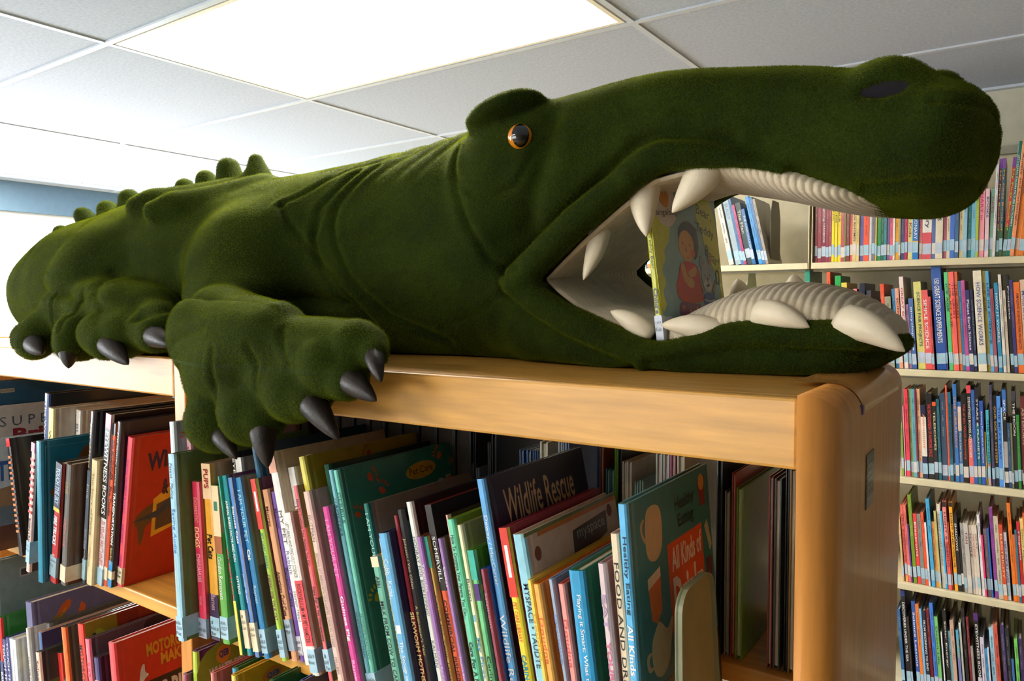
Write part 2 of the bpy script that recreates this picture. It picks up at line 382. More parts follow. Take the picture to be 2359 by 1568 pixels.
# piped lips along the mouth on both sides
LIP_U = [(-.548, .028), (-.528, .047), (-.47, .098), (-.43, .128), (-.397, .15), (-.358, .172), (-.315, .168), (-.27, .158), (-.22, .142)]
LIP_L = [(-.548, .028), (-.52, .004), (-.488, -.017), (-.426, -.043), (-.385, -.060), (-.35, -.066), (-.315, -.057), (-.27, -.040), (-.22, -.034), (-.15, -.036)]
def tube(P, r, k):
    P = [np.array(p, float) for p in P]
    def fn(X, Y, Z):
        best = None
        for i in range(len(P) - 1):
            a, b = P[i], P[i + 1]; ab = b - a; L2 = (ab ** 2).sum() + 1e-9
            t = np.clip(((X - a[0]) * ab[0] + (Y - a[1]) * ab[1] + (Z - a[2]) * ab[2]) / L2, 0, 1)
            d = np.sqrt((X - a[0] - t * ab[0]) ** 2 + (Y - a[1] - t * ab[1]) ** 2 + (Z - a[2] - t * ab[2]) ** 2) - (r[i] + (r[i + 1] - r[i]) * t)
            best = d if best is None else np.minimum(best, d)
        return best
    A = np.array(P); m = max(r); put(A.min(0) - m, A.max(0) + m, fn, k)
for side in (-1, 1):
    for L in (LIP_U, LIP_L):
        yy = lambda x: (.975 if x < -.4 else .968) + side * np.interp(x, [-.56, -.45, -.3, -.15], [.166, .152, .136, .128])
        f = lambda p: max(0, min(1, (-p[0] - .3) / .2)) * (.028 if side > 0 else 0)
        xs = np.linspace(L[0][0], L[-1][0], 26); zs = np.interp(xs, [p[0] for p in L], [p[1] for p in L])
        tube([(x, yy(x), z + f((x,))) for x, z in zip(xs, zs)], [.019 if L is LIP_L else float(np.interp(x, [-.36, -.24], [.019, .006])) for x in xs], .012)
# brow, eye socket and heavy lid
for yy, s in ((.845, -1), (1.105, 1)):
    ell((-.580, yy + .014, .200), (.062, .046, .062), k=.03)
    ell((-.588, yy - s * -.006, .257), (.060, .050, .0185), k=.005, rot=.26)
# nostril bumps and the cleft of the nose
for yy, xx, zz, q_ in ((.866, -.120, .204, 1), (1.034, -.092, .244, .68)):
    ell((xx, yy - .004, zz), (.050 * q_, .048 * q_, .047 * q_), k=.008)
ell((-.120, .823, .208), (.022, .012, .009), k=.006, sub=True)
ell((-.065, .95, .158), (.034, .118, .046), k=.03)
ell((-.058, .935, .188), (.030, .105, .030), k=.03)
CLAWS = [((-.872, .588, -.168), (-.8146, .570, -.1943), .0150), ((-.772, .582, -.150), (-.748, .566, -.1966), .0178), ((-.682, .582, -.117), (-.623, .566, -.1497), .0160), ((-.622, .586, -.088), (-.5664, .568, -.1029), .0145), ((-.592, .594, -.060), (-.5635, .573, -.0831), .0108),
 ((-1.43, .602, -.068), (-1.368, .585, -.0815), .0180), ((-1.277, .592, -.068), (-1.262, .578, -.1003), .0180), ((-1.166, .597, -.062), (-1.090, .583, -.0873), .0175), ((-1.064, .612, -.048), (-.992, .592, -.0577), .0160)]
# shoulder, fore leg and the fore paw hanging over the front apron
cone((-.97, .91, .10), (-1.06, .79, .045), .115, .105, k=.035)
cone((-1.06, .79, .045), (-.995, .69, -.040), .105, .074, k=.04)
ell((-.815, .609, -.052), (.125, .046, .048), k=.012, rot=-.10)
WR = (-.915, .632, -.07)
TOES = [((-.893, .598, -.156), .041), ((-.806, .590, -.136), .039), ((-.725, .590, -.106), .037), ((-.668, .596, -.073), .035), ((-.632, .606, -.047), .029)]
KN = [((-.90, .610, -.105), .055), ((-.85, .602, -.09), .056), ((-.80, .602, -.070), .052), ((-.76, .606, -.048), .046), ((-.745, .615, -.030), .040)]
KN = [(tuple(a + (b - a) * .22 for a, b in zip(kp, (-.93, .63, -.055))), kr * .97) for kp, kr in KN]
for (kp, kr), (tp_, tr) in zip(KN, TOES):
    cone((-.955, .65, -.045), kp, .066, kr, k=.016)
for (kp, kr), (tp_, tr) in zip(KN, TOES):
    cone(kp, tp_, kr * .64, tr, k=.005)
for tp_, tr in TOES: ell(tp_, (tr * 1.08, tr * 1.05, tr * 1.06), k=.006)
# hind leg and hind paw on the top edge of the left unit
cone((-1.42, .86, .05), (-1.40, .735, .03), .135, .115, k=.03)
cone((-1.42, .745, .02), (-1.38, .715, -.02), .105, .075, k=.03)
ell((-1.315, .665, -.018), (.205, .056, .050), k=.014, rot=-.04)
HT = [((-1.455, .628, -.047), .040), ((-1.29, .615, -.054), .039), ((-1.16, .618, -.046), .039), ((-1.085, .64, -.036), .036)]
HK = [((-1.42, .665, -.014), .056), ((-1.315, .652, -.010), .056), ((-1.225, .655, -.008), .054), ((-1.18, .672, -.010), .050)]
for kp, kr in HK: cone((-1.34, .685, -.012), kp, .055, kr * .86, k=.02)
for (kp, kr), (tp_, tr) in zip(HK, HT): cone(kp, tp_, kr * .68, tr, k=.006)
# plush cuffs round the claw roots
for a_, b_, r_ in CLAWS:
    c_ = [p + (p - q) * .22 for p, q in zip(a_, b_)]
    cone([p + (p - q) * .7 for p, q in zip(a_, b_)], c_, r_ * 1.85, r_ * 1.7, k=.005)
# tail curling away behind the rump
TL = [(-1.88, 1.0, .02), (-1.93, 1.08, -.01), (-1.88, 1.16, -.05), (-1.76, 1.19, -.09), (-1.62, 1.20, -.13)]
for i in range(4): cone(TL[i], TL[i + 1], .13 - .025 * i, .105 - .025 * i, k=.05)
# tented folds running from the two lying flaps up to the tall spike
cone((-1.215, .742, .166), (-1.14, .87, .214), .027, .022, k=.025)
cone((-1.300, .752, .180), (-1.22, .885, .222), .025, .020, k=.025)
cone((-1.215, .742, .166), (-1.235, .715, .160), .027, .020, k=.014)
cone((-1.300, .752, .180), (-1.318, .728, .176), .025, .019, k=.014)
# sewn spikes along the back
for tip, base, rt_, rb_ in (((-1.205, .90, .272), (-1.185, .90, .20), .016, .040), ((-1.290, .90, .266), (-1.275, .90, .20), .022, .034), ((-1.365, .90, .252), (-1.35, .90, .19), .021, .032), ((-1.440, .90, .242), (-1.425, .90, .18), .019, .030),
                            ((-1.545, .84, .222), (-1.53, .85, .16), .023, .042), ((-1.625, .835, .204), (-1.60, .85, .16), .020, .034), ((-1.722, .83, .198), (-1.68, .85, .14), .020, .034), ((-1.815, .825, .166), (-1.76, .85, .11), .018, .034), ((-1.885, .84, .138), (-1.82, .87, .07), .018, .034), ((-1.925, .87, .136), (-1.87, .89, .07), .016, .030)):
    cone(base, tip, rb_, rt_, k=.022)
# rests flat on the bookcase top
s = (slice(None), sl(.636, 1.03, gy), slice(None))
FLD[s] = np.maximum(FLD[s], (-.0785 - gz)[None, None, :])

def surface_nets(F):
    inside = F < 0
    nx, ny, nz = F.shape
    cnt = np.zeros((nx - 1, ny - 1, nz - 1), np.int8); 
    corners = [(i, j, k) for i in (0, 1) for j in (0, 1) for k in (0, 1)]
    for i, j, k in corners: cnt += inside[i:nx - 1 + i, j:ny - 1 + j, k:nz - 1 + k]
    cells = np.argwhere((cnt > 0) & (cnt < 8)); del cnt
    idx = np.full((nx - 1, ny - 1, nz - 1), -1, np.int32); idx[tuple(cells.T)] = np.arange(len(cells))
    val = {c: F[cells[:, 0] + c[0], cells[:, 1] + c[1], cells[:, 2] + c[2]] for c in corners}
    acc = np.zeros((len(cells), 3)); num = np.zeros(len(cells))
    for a in corners:
        for ax in range(3):
            if a[ax]: continue
            b = list(a); b[ax] = 1; b = tuple(b)
            fa, fb = val[a], val[b]; m = (fa < 0) != (fb < 0)
            t = np.where(m, fa / np.where(m, fa - fb, 1), 0)
            p = np.repeat(np.array(a, float)[None], len(cells), 0); p[:, ax] += t
            acc[m] += p[m]; num[m] += 1
    V = cells + acc / num[:, None]
    quads = []
    for ax in range(3):
        sA = [slice(1, -1)] * 3; sA[ax] = slice(0, -1); sB = [slice(1, -1)] * 3; sB[ax] = slice(1, None)
        A = inside[tuple(sA)]; B = inside[tuple(sB)]
        e = np.argwhere(A != B); off = np.array([1, 1, 1]); off[ax] = 0; e = e + off
        flip = inside[tuple(e.T)]
        o1, o2 = (ax + 1) % 3, (ax + 2) % 3
        def c(d1, d2):
            q = e.copy(); q[:, o1] -= d1; q[:, o2] -= d2; return idx[tuple(q.T)]
        Q = np.stack([c(1, 1), c(0, 1), c(0, 0), c(1, 0)], 1)
        Q[~flip] = Q[~flip][:, ::-1]
        quads.append(Q)
    Q = np.concatenate(quads); Q = Q[(Q >= 0).all(1)]
    return V, Q
V, Q = surface_nets(FLD)
V = V * VOX + np.array([GX0, GY0, GZ0])
def lap(V, Q, it, lam=.5):
    E = np.concatenate([Q[:, [0, 1]], Q[:, [1, 2]], Q[:, [2, 3]], Q[:, [3, 0]]])
    n = len(V); deg = np.bincount(E.ravel(), minlength=n).astype(float)
    for _ in range(it):
        S = np.stack([np.bincount(E[:, 0], V[E[:, 1], c], n) + np.bincount(E[:, 1], V[E[:, 0], c], n) for c in range(3)], 1)
        V = V + lam * (S / deg[:, None] - V)
    return V
V = lap(V, Q, 6)
def vnormals(V, Q):
    fn = np.cross(V[Q[:, 2]] - V[Q[:, 0]], V[Q[:, 3]] - V[Q[:, 1]])
    N = np.zeros_like(V)
    for c in range(4):
        for a in range(3): N[:, a] += np.bincount(Q[:, c], fn[:, a], len(V))
    return N / np.maximum(np.linalg.norm(N, axis=1), 1e-9)[:, None]
NRM = vnormals(V, Q)
# sewn seams and gathers on the near flank: (half width, depth, ridge, [(X, Z) ...])
SEAMS = [   # half width, depth, largest Y it reaches, smallest Y
 (.0055, .0045, .97, .70, [(-.835, .215), (-.872, .154), (-.872, .12), (-.864, .094), (-.84, .04), (-.783, -.019), (-.70, -.055)]),
 (.0055, .0040, .97, .70, [(-.865, .205), (-.905, .15), (-.905, .10), (-.89, .05), (-.855, .0), (-.82, -.03)]),
 (.0055, .0045, .97, .70, [(-.665, .215), (-.655, .178), (-.625, .11), (-.595, .06), (-.56, .035), (-.54, .045)]),
 (.004, .0025, .90, .70, [(-.665, .225), (-.655, .18), (-.62, .150), (-.585, .142), (-.55, .155), (-.525, .195)]),
 (.005, .0040, .97, .70, [(-.98, .16), (-.94, .12), (-.90, .075), (-.86, .03), (-.83, -.01), (-.815, -.05)]),
 (.004, .0030, .97, .70, [(-.98, .16), (-.92, .20), (-.86, .225), (-.80, .24)]),
 (.004, .0030, .97, .70, [(-.895, .14), (-.905, .10), (-.90, .085)]),
 (.0035, .0020, .97, .70, [(-.855, .098), (-.80, .102), (-.76, .105)]),
 (.0035, .0020, .97, .70, [(-.70, -.035), (-.62, -.01), (-.56, .025)]),
 (.0035, .0020, .97, .70, [(-.40, .225), (-.30, .222), (-.20, .212)]),
 (.004, .0035, .97, .70, [(-.14, .118), (-.08, .116), (-.03, .122)]),
 (.004, .0035, .97, .70, [(-.075, .190), (-.05, .184), (-.02, .190)]),
 (.012, .0060, .90, .70, [(-.505, .235), (-.512, .19), (-.53, .14), (-.545, .10)]),
 (.006, .0060, .90, .70, [(-.575, .02), (-.535, -.014), (-.48, -.043), (-.43, -.062), (-.385, -.078)]),
 (.006, .0055, .90, .70, [(-.575, .045), (-.54, .078), (-.48, .124), (-.425, .162), (-.388, .190), (-.355, .197), (-.31, .193), (-.27, .185)]),
 (.006, .0070, .90, .70, [(-.36, -.072), (-.30, -.059), (-.262, -.052), (-.222, -.052), (-.17, -.054), (-.12, -.057)]),
 (.010, .0080, .80, .60, [(-1.10, -.02), (-1.03, .008), (-.95, .012), (-.87, .0), (-.80, -.01)]),
 (.008, .0040, .80, .60, [(-1.08, -.04), (-1.02, -.02), (-.96, -.012)]),
 (.005, .0030, .70, .50, [(-.98, -.06), (-.93, -.04), (-.87, -.03)]),
 (.004, .0030, .66, .50, [(-.84, -.055), (-.845, -.09), (-.84, -.125)]),
 (.004, .0030, .66, .50, [(-.78, -.05), (-.765, -.075), (-.765, -.10)]),
 (.004, .0030, .66, .50, [(-.74, -.03), (-.72, -.055), (-.705, -.07)]),
 (.009, .0070, .80, .60, [(-1.50, .015), (-1.44, .03), (-1.36, .022), (-1.28, .01)]),
 (.006, .0040, .80, .60, [(-1.30, .06), (-1.25, .02), (-1.20, -.01)]),
 (.004, .0030, .70, .50, [(-1.39, .02), (-1.385, -.01), (-1.39, -.04)]),
 (.004, .0030, .70, .50, [(-1.29, .02), (-1.28, -.01), (-1.275, -.04)]),
]
near = NRM[:, 1] < .25
dsp = np.zeros(len(V))
for wd, dp, ymx, ymn, PL in SEAMS:
    PL = np.array(PL); P = PL; lo = P.min(0) - .05; hi = P.max(0) + .05
    m = near & (V[:, 0] > lo[0]) & (V[:, 0] < hi[0]) & (V[:, 2] > lo[1]) & (V[:, 2] < hi[1]) & (V[:, 1] < ymx) & (V[:, 1] > ymn)
    ii = np.where(m)[0]; q = V[ii][:, [0, 2]]; best = np.full(len(ii), 9.)
    for a, b in zip(P[:-1], P[1:]):
        ab = b - a; t = np.clip(((q - a) @ ab) / (ab @ ab), 0, 1); best = np.minimum(best, np.linalg.norm(q - a - t[:, None] * ab, axis=1))
    dsp[ii] += -dp * np.exp(-(best / wd) ** 2) + dp * .3 * np.exp(-((best - wd * 2.4) / (wd * 1.3)) ** 2)
# gathers fanning over the back of the neck
for k, (x0, sl_) in enumerate(((-.70, .5), (-.74, .55), (-.785, .6), (-.84, .6), (-.90, .55))):
    t = V[:, 0] - (x0 - (V[:, 2] - .24) * -sl_ * 1.2)
    m = np.clip((V[:, 2] - .16) / .07, 0, 1)
    dsp += -.0035 * m * np.exp(-(t / .010) ** 2) * (V[:, 0] < -.6) * (V[:, 1] < 1.0)
ph = np.array([1.3, 4.1, 2.2])
dsp += .0022 * np.sin(V @ np.array([21., 17., 25.]) + 1.0) * np.sin(V @ np.array([-13., 22., 15.]))
V = V + NRM * dsp[:, None]
m = (V[:, 1] > .636) & (V[:, 1] < 1.03); V[m, 2] = np.maximum(V[m, 2], -.0795)
NRM = vnormals(V, Q)

def plush_mat():
    m = bpy.data.materials.new('green_plush'); m.use_nodes = True; nt = m.node_tree; b = nt.nodes['Principled BSDF']
    tc = nt.nodes.new('ShaderNodeTexCoord'); n = nt.nodes.new('ShaderNodeTexNoise'); n.inputs['Scale'].default_value = 14; n.inputs['Detail'].default_value = 6
    n2 = nt.nodes.new('ShaderNodeTexNoise'); n2.inputs['Scale'].default_value = 420; n2.inputs['Detail'].default_value = 2
    nt.links.new(tc.outputs['Object'], n.inputs['Vector']); nt.links.new(tc.outputs['Object'], n2.inputs['Vector'])
    mx = nt.nodes.new('ShaderNodeMix'); mx.data_type = 'FLOAT'; mx.inputs[0].default_value = .45
    nt.links.new(n.outputs['Fac'], mx.inputs[2]); nt.links.new(n2.outputs['Fac'], mx.inputs[3])
    cr = nt.nodes.new('ShaderNodeValToRGB'); cr.color_ramp.elements[0].position = .35; cr.color_ramp.elements[1].position = .68
    cr.color_ramp.elements[0].color = rgb(PLUSH_LO); cr.color_ramp.elements[1].color = rgb(PLUSH_HI)
    nt.links.new(mx.outputs[0], cr.inputs['Fac']); nt.links.new(cr.outputs['Color'], b.inputs['Base Color'])
    b.inputs['Roughness'].default_value = .9; b.inputs['Specular IOR Level'].default_value = .1
    b.inputs['Sheen Weight'].default_value = .35; b.inputs['Sheen Roughness'].default_value = .4; b.inputs['Sheen Tint'].default_value = rgb((150, 165, 30))
    bp = nt.nodes.new('ShaderNodeBump'); bp.inputs['Strength'].default_value = .6; bp.inputs['Distance'].default_value = .003
    nt.links.new(n2.outputs['Fac'], bp.inputs['Height']); nt.links.new(bp.outputs['Normal'], b.inputs['Normal'])
    return m
PLUSH_LO, PLUSH_HI = (20, 31, 3), (42, 55, 6)
M_PLUSH = plush_mat()
M_CORD = mat('cream_corduroy', (206, 190, 162), rough=.9, var=.05, scale=60, bump=.3, bscale=700, sheen=.2, spec=.15)
M_TOOTH = mat('cream_leatherette', (228, 212, 182), rough=.45, var=.05, scale=25, bump=.15, bscale=250)
M_CLAW = mat('black_brown_leatherette', (34, 27, 22), rough=.45, var=.3, scale=40, bump=.25, bscale=220, spec=.25)
croc = thing('plush_crocodile', 'huge dark green plush crocodile lying open-mouthed along the bookcase top', 'stuffed crocodile', (-1.0, .9, TOPZ))
CO = np.array([-1.0, .9, TOPZ - CZ])
me = bpy.data.meshes.new('body'); Vl = (V - CO).astype(np.float32)
me.vertices.add(len(Vl)); me.vertices.foreach_set('co', Vl.ravel())
me.loops.add(Q.size); me.loops.foreach_set('vertex_index', Q.ravel().astype(np.int32))
me.polygons.add(len(Q)); me.polygons.foreach_set('loop_start', np.arange(0, Q.size, 4, dtype=np.int32))
me.polygons.foreach_set('use_smooth', np.ones(len(Q), bool)); me.update(); me.validate()
link('body', me, M_PLUSH, croc)

# short pile standing on the plush
def pile_mat(col):
    m = bpy.data.materials.new('green_pile'); m.use_nodes = True; nt = m.node_tree; nt.nodes.remove(nt.nodes['Principled BSDF'])
    tc = nt.nodes.new('ShaderNodeTexCoord'); n = nt.nodes.new('ShaderNodeTexNoise'); n.inputs['Scale'].default_value = 16; n.inputs['Detail'].default_value = 6
    nt.links.new(tc.outputs['Object'], n.inputs['Vector'])
    cr = nt.nodes.new('ShaderNodeValToRGB'); cr.color_ramp.elements[0].position = .3; cr.color_ramp.elements[1].position = .7
    cr.color_ramp.elements[0].color = rgb([q * .75 for q in col]); cr.color_ramp.elements[1].color = rgb([min(255, q * 1.2) for q in col])
    nt.links.new(n.outputs['Fac'], cr.inputs['Fac'])
    a = nt.nodes.new('ShaderNodeBsdfDiffuse'); b = nt.nodes.new('ShaderNodeBsdfTranslucent'); mx = nt.nodes.new('ShaderNodeMixShader'); mx.inputs[0].default_value = .55
    nt.links.new(cr.outputs[0], a.inputs[0]); nt.links.new(cr.outputs[0], b.inputs[0]); nt.links.new(a.outputs[0], mx.inputs[1]); nt.links.new(b.outputs[0], mx.inputs[2])
    nt.links.new(mx.outputs[0], nt.nodes['Material Output'].inputs['Surface']); return m
M_PILE = pile_mat((88, 96, 16))
def pile(V, N, Q, count, length, name, keep=None):
    A = V[Q[:, 0]]; ar = np.linalg.norm(np.cross(V[Q[:, 2]] - A, V[Q[:, 3]] - V[Q[:, 1]]), axis=1)
    if keep is not None: ar = ar * keep
    pick = rng.choice(len(Q), count, p=ar / ar.sum()); u, v = rng.random(count)[:, None], rng.random(count)[:, None]
    q = Q[pick]
    bl = lambda W: (W[q[:, 0]] * (1 - u) + W[q[:, 1]] * u) * (1 - v) + (W[q[:, 3]] * (1 - u) + W[q[:, 2]] * u) * v
    P0 = bl(V); n = bl(N); n /= np.linalg.norm(n, axis=1)[:, None]
    comb = np.array([-.25, 0, -.55])[None] + .35 * np.stack([np.sin(P0[:, 0] * 23 + P0[:, 2] * 31), np.cos(P0[:, 1] * 27 + P0[:, 0] * 17), np.sin(P0[:, 2] * 29 - P0[:, 0] * 13)], 1)
    d = n + comb * .55 + rng.normal(0, .28, (count, 3)); d /= np.linalg.norm(d, axis=1)[:, None]
    Ln = (length * (.65 + .7 * rng.random(count)))[:, None]
    P = np.stack([P0 - n * .001, P0 + (n * .55 + d * .45) * Ln * .5, P0 + d * Ln], 1).astype(np.float32)
    hc = bpy.data.hair_curves.new(name); hc.add_curves([3] * count)
    hc.attributes['position'].data.foreach_set('vector', P.ravel())
    r = hc.attributes.get('radius') or hc.attributes.new('radius', 'FLOAT', 'POINT')
    r.data.foreach_set('value', np.tile(np.array([.00013, .00011, .00005], np.float32), count))
    hc.materials.append(M_PILE)
    o = bpy.data.objects.new(name, hc); COL.objects.link(o); return o
keep = (V[Q[:, 0]][:, 1] < 1.05) & (V[Q[:, 0]][:, 2] > -.21)
keep = keep & ~((np.abs(V[Q[:, 0]][:, 2] + .079) < .002))
o = pile(V - CO, NRM, Q, PILE_N, .0019, 'plush_pile', keep.astype(float)); o.parent = croc; o['kind'] = 'stuff'
# linings, teeth, claws, eyes and back spikes
def W(p): return Vector((p[0] - CO[0], p[1] - CO[1], p[2] - CO[2]))
def grid_mesh(fn, nu, nv, close_v=False):
    vs = [fn(i / (nu - 1), j / (nv - 1)) for i in range(nu) for j in range(nv)]
    fs = [(i * nv + j, (i + 1) * nv + j, (i + 1) * nv + j + 1, i * nv + j + 1) for i in range(nu - 1) for j in range(nv - 1)]
    return vs, fs
def cushion(name, x0, x1, ctab, nrib, up, depth=.0022, kink=0.0):
    """ribbed corduroy pad: closed loft along X, ribs run across it"""
    fine, (cy, ry, cz, rz) = smooth_tab(ctab, .02)
    nu, nv = nrib * 8, 48
    mb = MB()
    def fn(u, v):
        x = x0 + (x1 - x0) * u; a = 2 * math.pi * v
        s = math.sqrt(max(1e-4, 1 - (2 * abs(u - .5)) ** 5))
        xs = x + kink * math.cos(a)
        rib = depth * abs(math.sin(math.pi * nrib * u))
        c, sn = math.cos(a), math.sin(a)
        RY, RZ = (np.interp(x, fine, ry) * s + rib), (np.interp(x, fine, rz) * s + rib)
        e = .8
        return W((xs, np.interp(x, fine, cy) + RY * math.copysign(abs(c) ** e, c), np.interp(x, fine, cz) + RZ * math.copysign(abs(sn) ** e, sn)))
    vs, fs = grid_mesh(fn, nu, nv); mb.add(vs, fs)
    return mb.build(name, M_CORD, croc, True)
cushion('tongue', -.40, -.108, [(-.40, .965, .10, -.052, .02), (-.35, .965, .125, -.042, .028), (-.30, .963, .131, -.028, .038), (-.25, .96, .131, -.018, .042), (-.20, .958, .128, -.018, .041), (-.15, .955, .118, -.025, .034), (-.11, .953, .10, -.036, .022)], 34, 1)
cushion('palate', -.46, -.085, [(-.46, .975, .12, .14, .02), (-.40, .972, .127, .163, .020), (-.358, .97, .125, .180, .026), (-.295, .967, .121, .172, .032), (-.236, .963, .119, .156, .030), (-.195, .96, .119, .136, .024), (-.148, .957, .12, .117, .018), (-.09, .953, .115, .109, .011)], 46, -1, .0018, kink=.03)
# throat: a ribbed sheet folded round the hinge of the jaws
PR = [(-.33, .153), (-.37, .147), (-.42, .113), (-.465, .080), (-.503, .048), (-.522, .031), (-.503, .014), (-.465, -.012), (-.425, -.025), (-.395, -.034)]
sg = [0.0]
for a, b in zip(PR[:-1], PR[1:]): sg.append(sg[-1] + math.hypot(b[0] - a[0], b[1] - a[1]))
sg = [q / sg[-1] for q in sg]
def thr(u, v):
    x = np.interp(u, sg, [p[0] for p in PR]); z = np.interp(u, sg, [p[1] for p in PR])
    nrib = 25; rib = .0034 * abs(math.sin(math.pi * nrib * v))
    y = .838 + v * .275; sh = (y - .83) * .08; back = math.sin(math.pi * v) * .006
    dx, dz = (.522 + x), (z - .03)
    return W((x - back * max(0, 1 - dx / .1) - 0 + rib * .5, y, z + (sh if z > .03 else sh * .6) + (-rib if z > .03 else rib)))
vs, fs = grid_mesh(thr, 60, 277)
mb = MB(); mb.add(vs, fs); thr_o = mb.build('throat_lining', M_CORD, croc, True)
sm = thr_o.modifiers.new('thickness', 'SOLIDIFY'); sm.thickness = .002; sm.offset = 0

def horn(name, m, base, tip, r, bend=(0, 0, 0), flat=1.0, seg=16, rings=12, prof=.75, bulge=0.0):
    """padded tooth or claw: tapered, slightly curved, rounded tip, sewn seam along it"""
    b, t = Vector(base), Vector(tip); ax = t - b; L = ax.length; bd = Vector(bend)
    side = ax.cross(Vector((0, 1, 0)));  side = side.normalized() if side.length > 1e-4 else Vector((0, 0, 1)); oth = ax.cross(side).normalized()
    mb = MB(); vs = []; fs = []
    for i in range(rings + 1):
        u = i / rings; c = b + ax * u + bd * math.sin(math.pi * u)
        rr = r * ((1 - u ** 1.7) ** prof + .10 * (1 - u)) * (1 + bulge * math.sin(math.pi * u))
        if i == rings: rr = r * .05
        if i == 0: rr *= .82
        for j in range(seg):
            a = 2 * math.pi * j / seg; q = rr * (1 - .10 * (1 if j in (0, seg // 2) else 0))
            vs.append(W(c + side * math.cos(a) * q + oth * math.sin(a) * q * flat))
    for i in range(rings):
        for j in range(seg): fs.append((i * seg + j, i * seg + (j + 1) % seg, (i + 1) * seg + (j + 1) % seg, (i + 1) * seg + j))
    fs.append(tuple(range(seg))[::-1]); fs.append(tuple(range(rings * seg, (rings + 1) * seg)))
    mb.add(vs, fs); return mb.build(name, m, croc, True)
# teeth (base, tip, radius)
TEETH = [
 ((-.390, .866, .162), (-.3755, .832, .080), .0178, (-.004, 0, .0)), ((-.306, .864, .176), (-.3426, .832, .106), .0205, (.006, 0, 0)), ((-.454, .866, .100), (-.4624, .834, .030), .0125, (.003, 0, 0)),
 ((-.374, .846, -.042), (-.4229, .832, -.0096), .0130, (0, -.004, .005)), ((-.282, .842, -.037), (-.3537, .826, -.026), .0150, (0, -.004, .005)),
 ((-.245, .838, -.012), (-.1847, .820, -.0260), .0150, (0, -.004, .005)), ((-.159, .842, -.018), (-.0955, .822, -.0485), .0172, (0, -.004, .006)),
 ((-.340, 1.10, -.015), (-.352, 1.105, .036), .019, (0, 0, 0)), ((-.262, 1.085, .0), (-.268, 1.09, .040), .018, (0, 0, 0))]
for bse, tp_, r, bd in TEETH: horn('tooth', M_TOOTH, bse, tp_, r, bd, prof=.62, bulge=.12)
def ext(a, b, k): return tuple(p + (q - p) * k for p, q in zip(a, b))
for a, b, r in CLAWS: horn('claw', M_CLAW, ext(b, a, 1.3), b, r, (0, -.003, .003), prof=.62, bulge=.06)
# glass eyes with amber iris and tall black pupil
M_EYE = mat('eye_black', (6, 5, 5), rough=.05, var=0, coat=1.0)
M_IRIS = mat('eye_amber', (214, 128, 22), rough=.12, var=.1, coat=1.0)
for y, s in ((.815, -1), (1.135, 1)):
    c = (-.543, y + s * .004, .216)
    def dome(rx, rz, dp, off, m, name, parent):
        mb = MB(); vs = [Vector((0, s * (dp + off), 0))]; fs = []; n = 28; R_ = 8
        for i in range(1, R_ + 1):
            a = math.pi / 2 * i / R_
            for j in range(n):
                b = 2 * math.pi * j / n; vs.append(Vector((rx * math.sin(a) * math.cos(b), s * (dp * math.cos(a) + off), rz * math.sin(a) * math.sin(b))))
        for j in range(n): fs.append((0, 1 + j, 1 + (j + 1) % n))
        for i in range(R_ - 1):
            for j in range(n): fs.append((1 + i * n + j, 1 + (i + 1) * n + j, 1 + (i + 1) * n + (j + 1) % n, 1 + i * n + (j + 1) % n))
        tr = Matrix.Rotation(-s * .62, 3, 'Z'); mb.add([W(Vector(c) + tr @ q_) for q_ in vs], fs); return mb.build(name, m, parent, True)
    e = dome(.0164, .0164, .0135, 0, M_IRIS, 'eye', croc); e['label'] = 'amber glass eye with tall black pupil'
    mb = MB(); vs = []; fs = []; n = 32; R_ = 7; tr = Matrix.Rotation(-s * .62, 3, 'Z')
    for i in range(R_ + 1):
        for j in range(n):
            b = 2 * math.pi * j / n; x_, z_ = .0112 * i / R_ * math.cos(b), .0150 * i / R_ * math.sin(b)
            vs.append(W(Vector(c) + tr @ Vector((x_, s * (.0135 * math.sqrt(max(0, 1 - (x_ * x_ + z_ * z_) / .0164 ** 2)) + .0004), z_))))
    for i in range(R_):
        for j in range(n): fs.append((i * n + j, (i + 1) * n + j, (i + 1) * n + (j + 1) % n, i * n + (j + 1) % n))
    mb.add(vs, fs); mb.build('pupil', M_EYE, e, True)
# dark felt nostrils
for (x, y, s) in ((-.120, .8245, -1), (-.098, 1.072, 1)):
    mb = MB(); n = 22; vs = [W((x, y + s * -.004, .208))] + [W((x + .024 * math.cos(2 * math.pi * j / n), y + s * .002, .208 + .0105 * math.sin(2 * math.pi * j / n))) for j in range(n)]
    mb.add(vs, [(0, 1 + j, 1 + (j + 1) % n) for j in range(n)]); mb.prism([W((x + .024 * math.cos(2 * math.pi * j / n), y, .208 + .0105 * math.sin(2 * math.pi * j / n))) for j in range(n)], (0, s * .003, 0))
    mb.build('nostril', mat('black_felt', (16, 12, 18), rough=1, var=.2), croc)
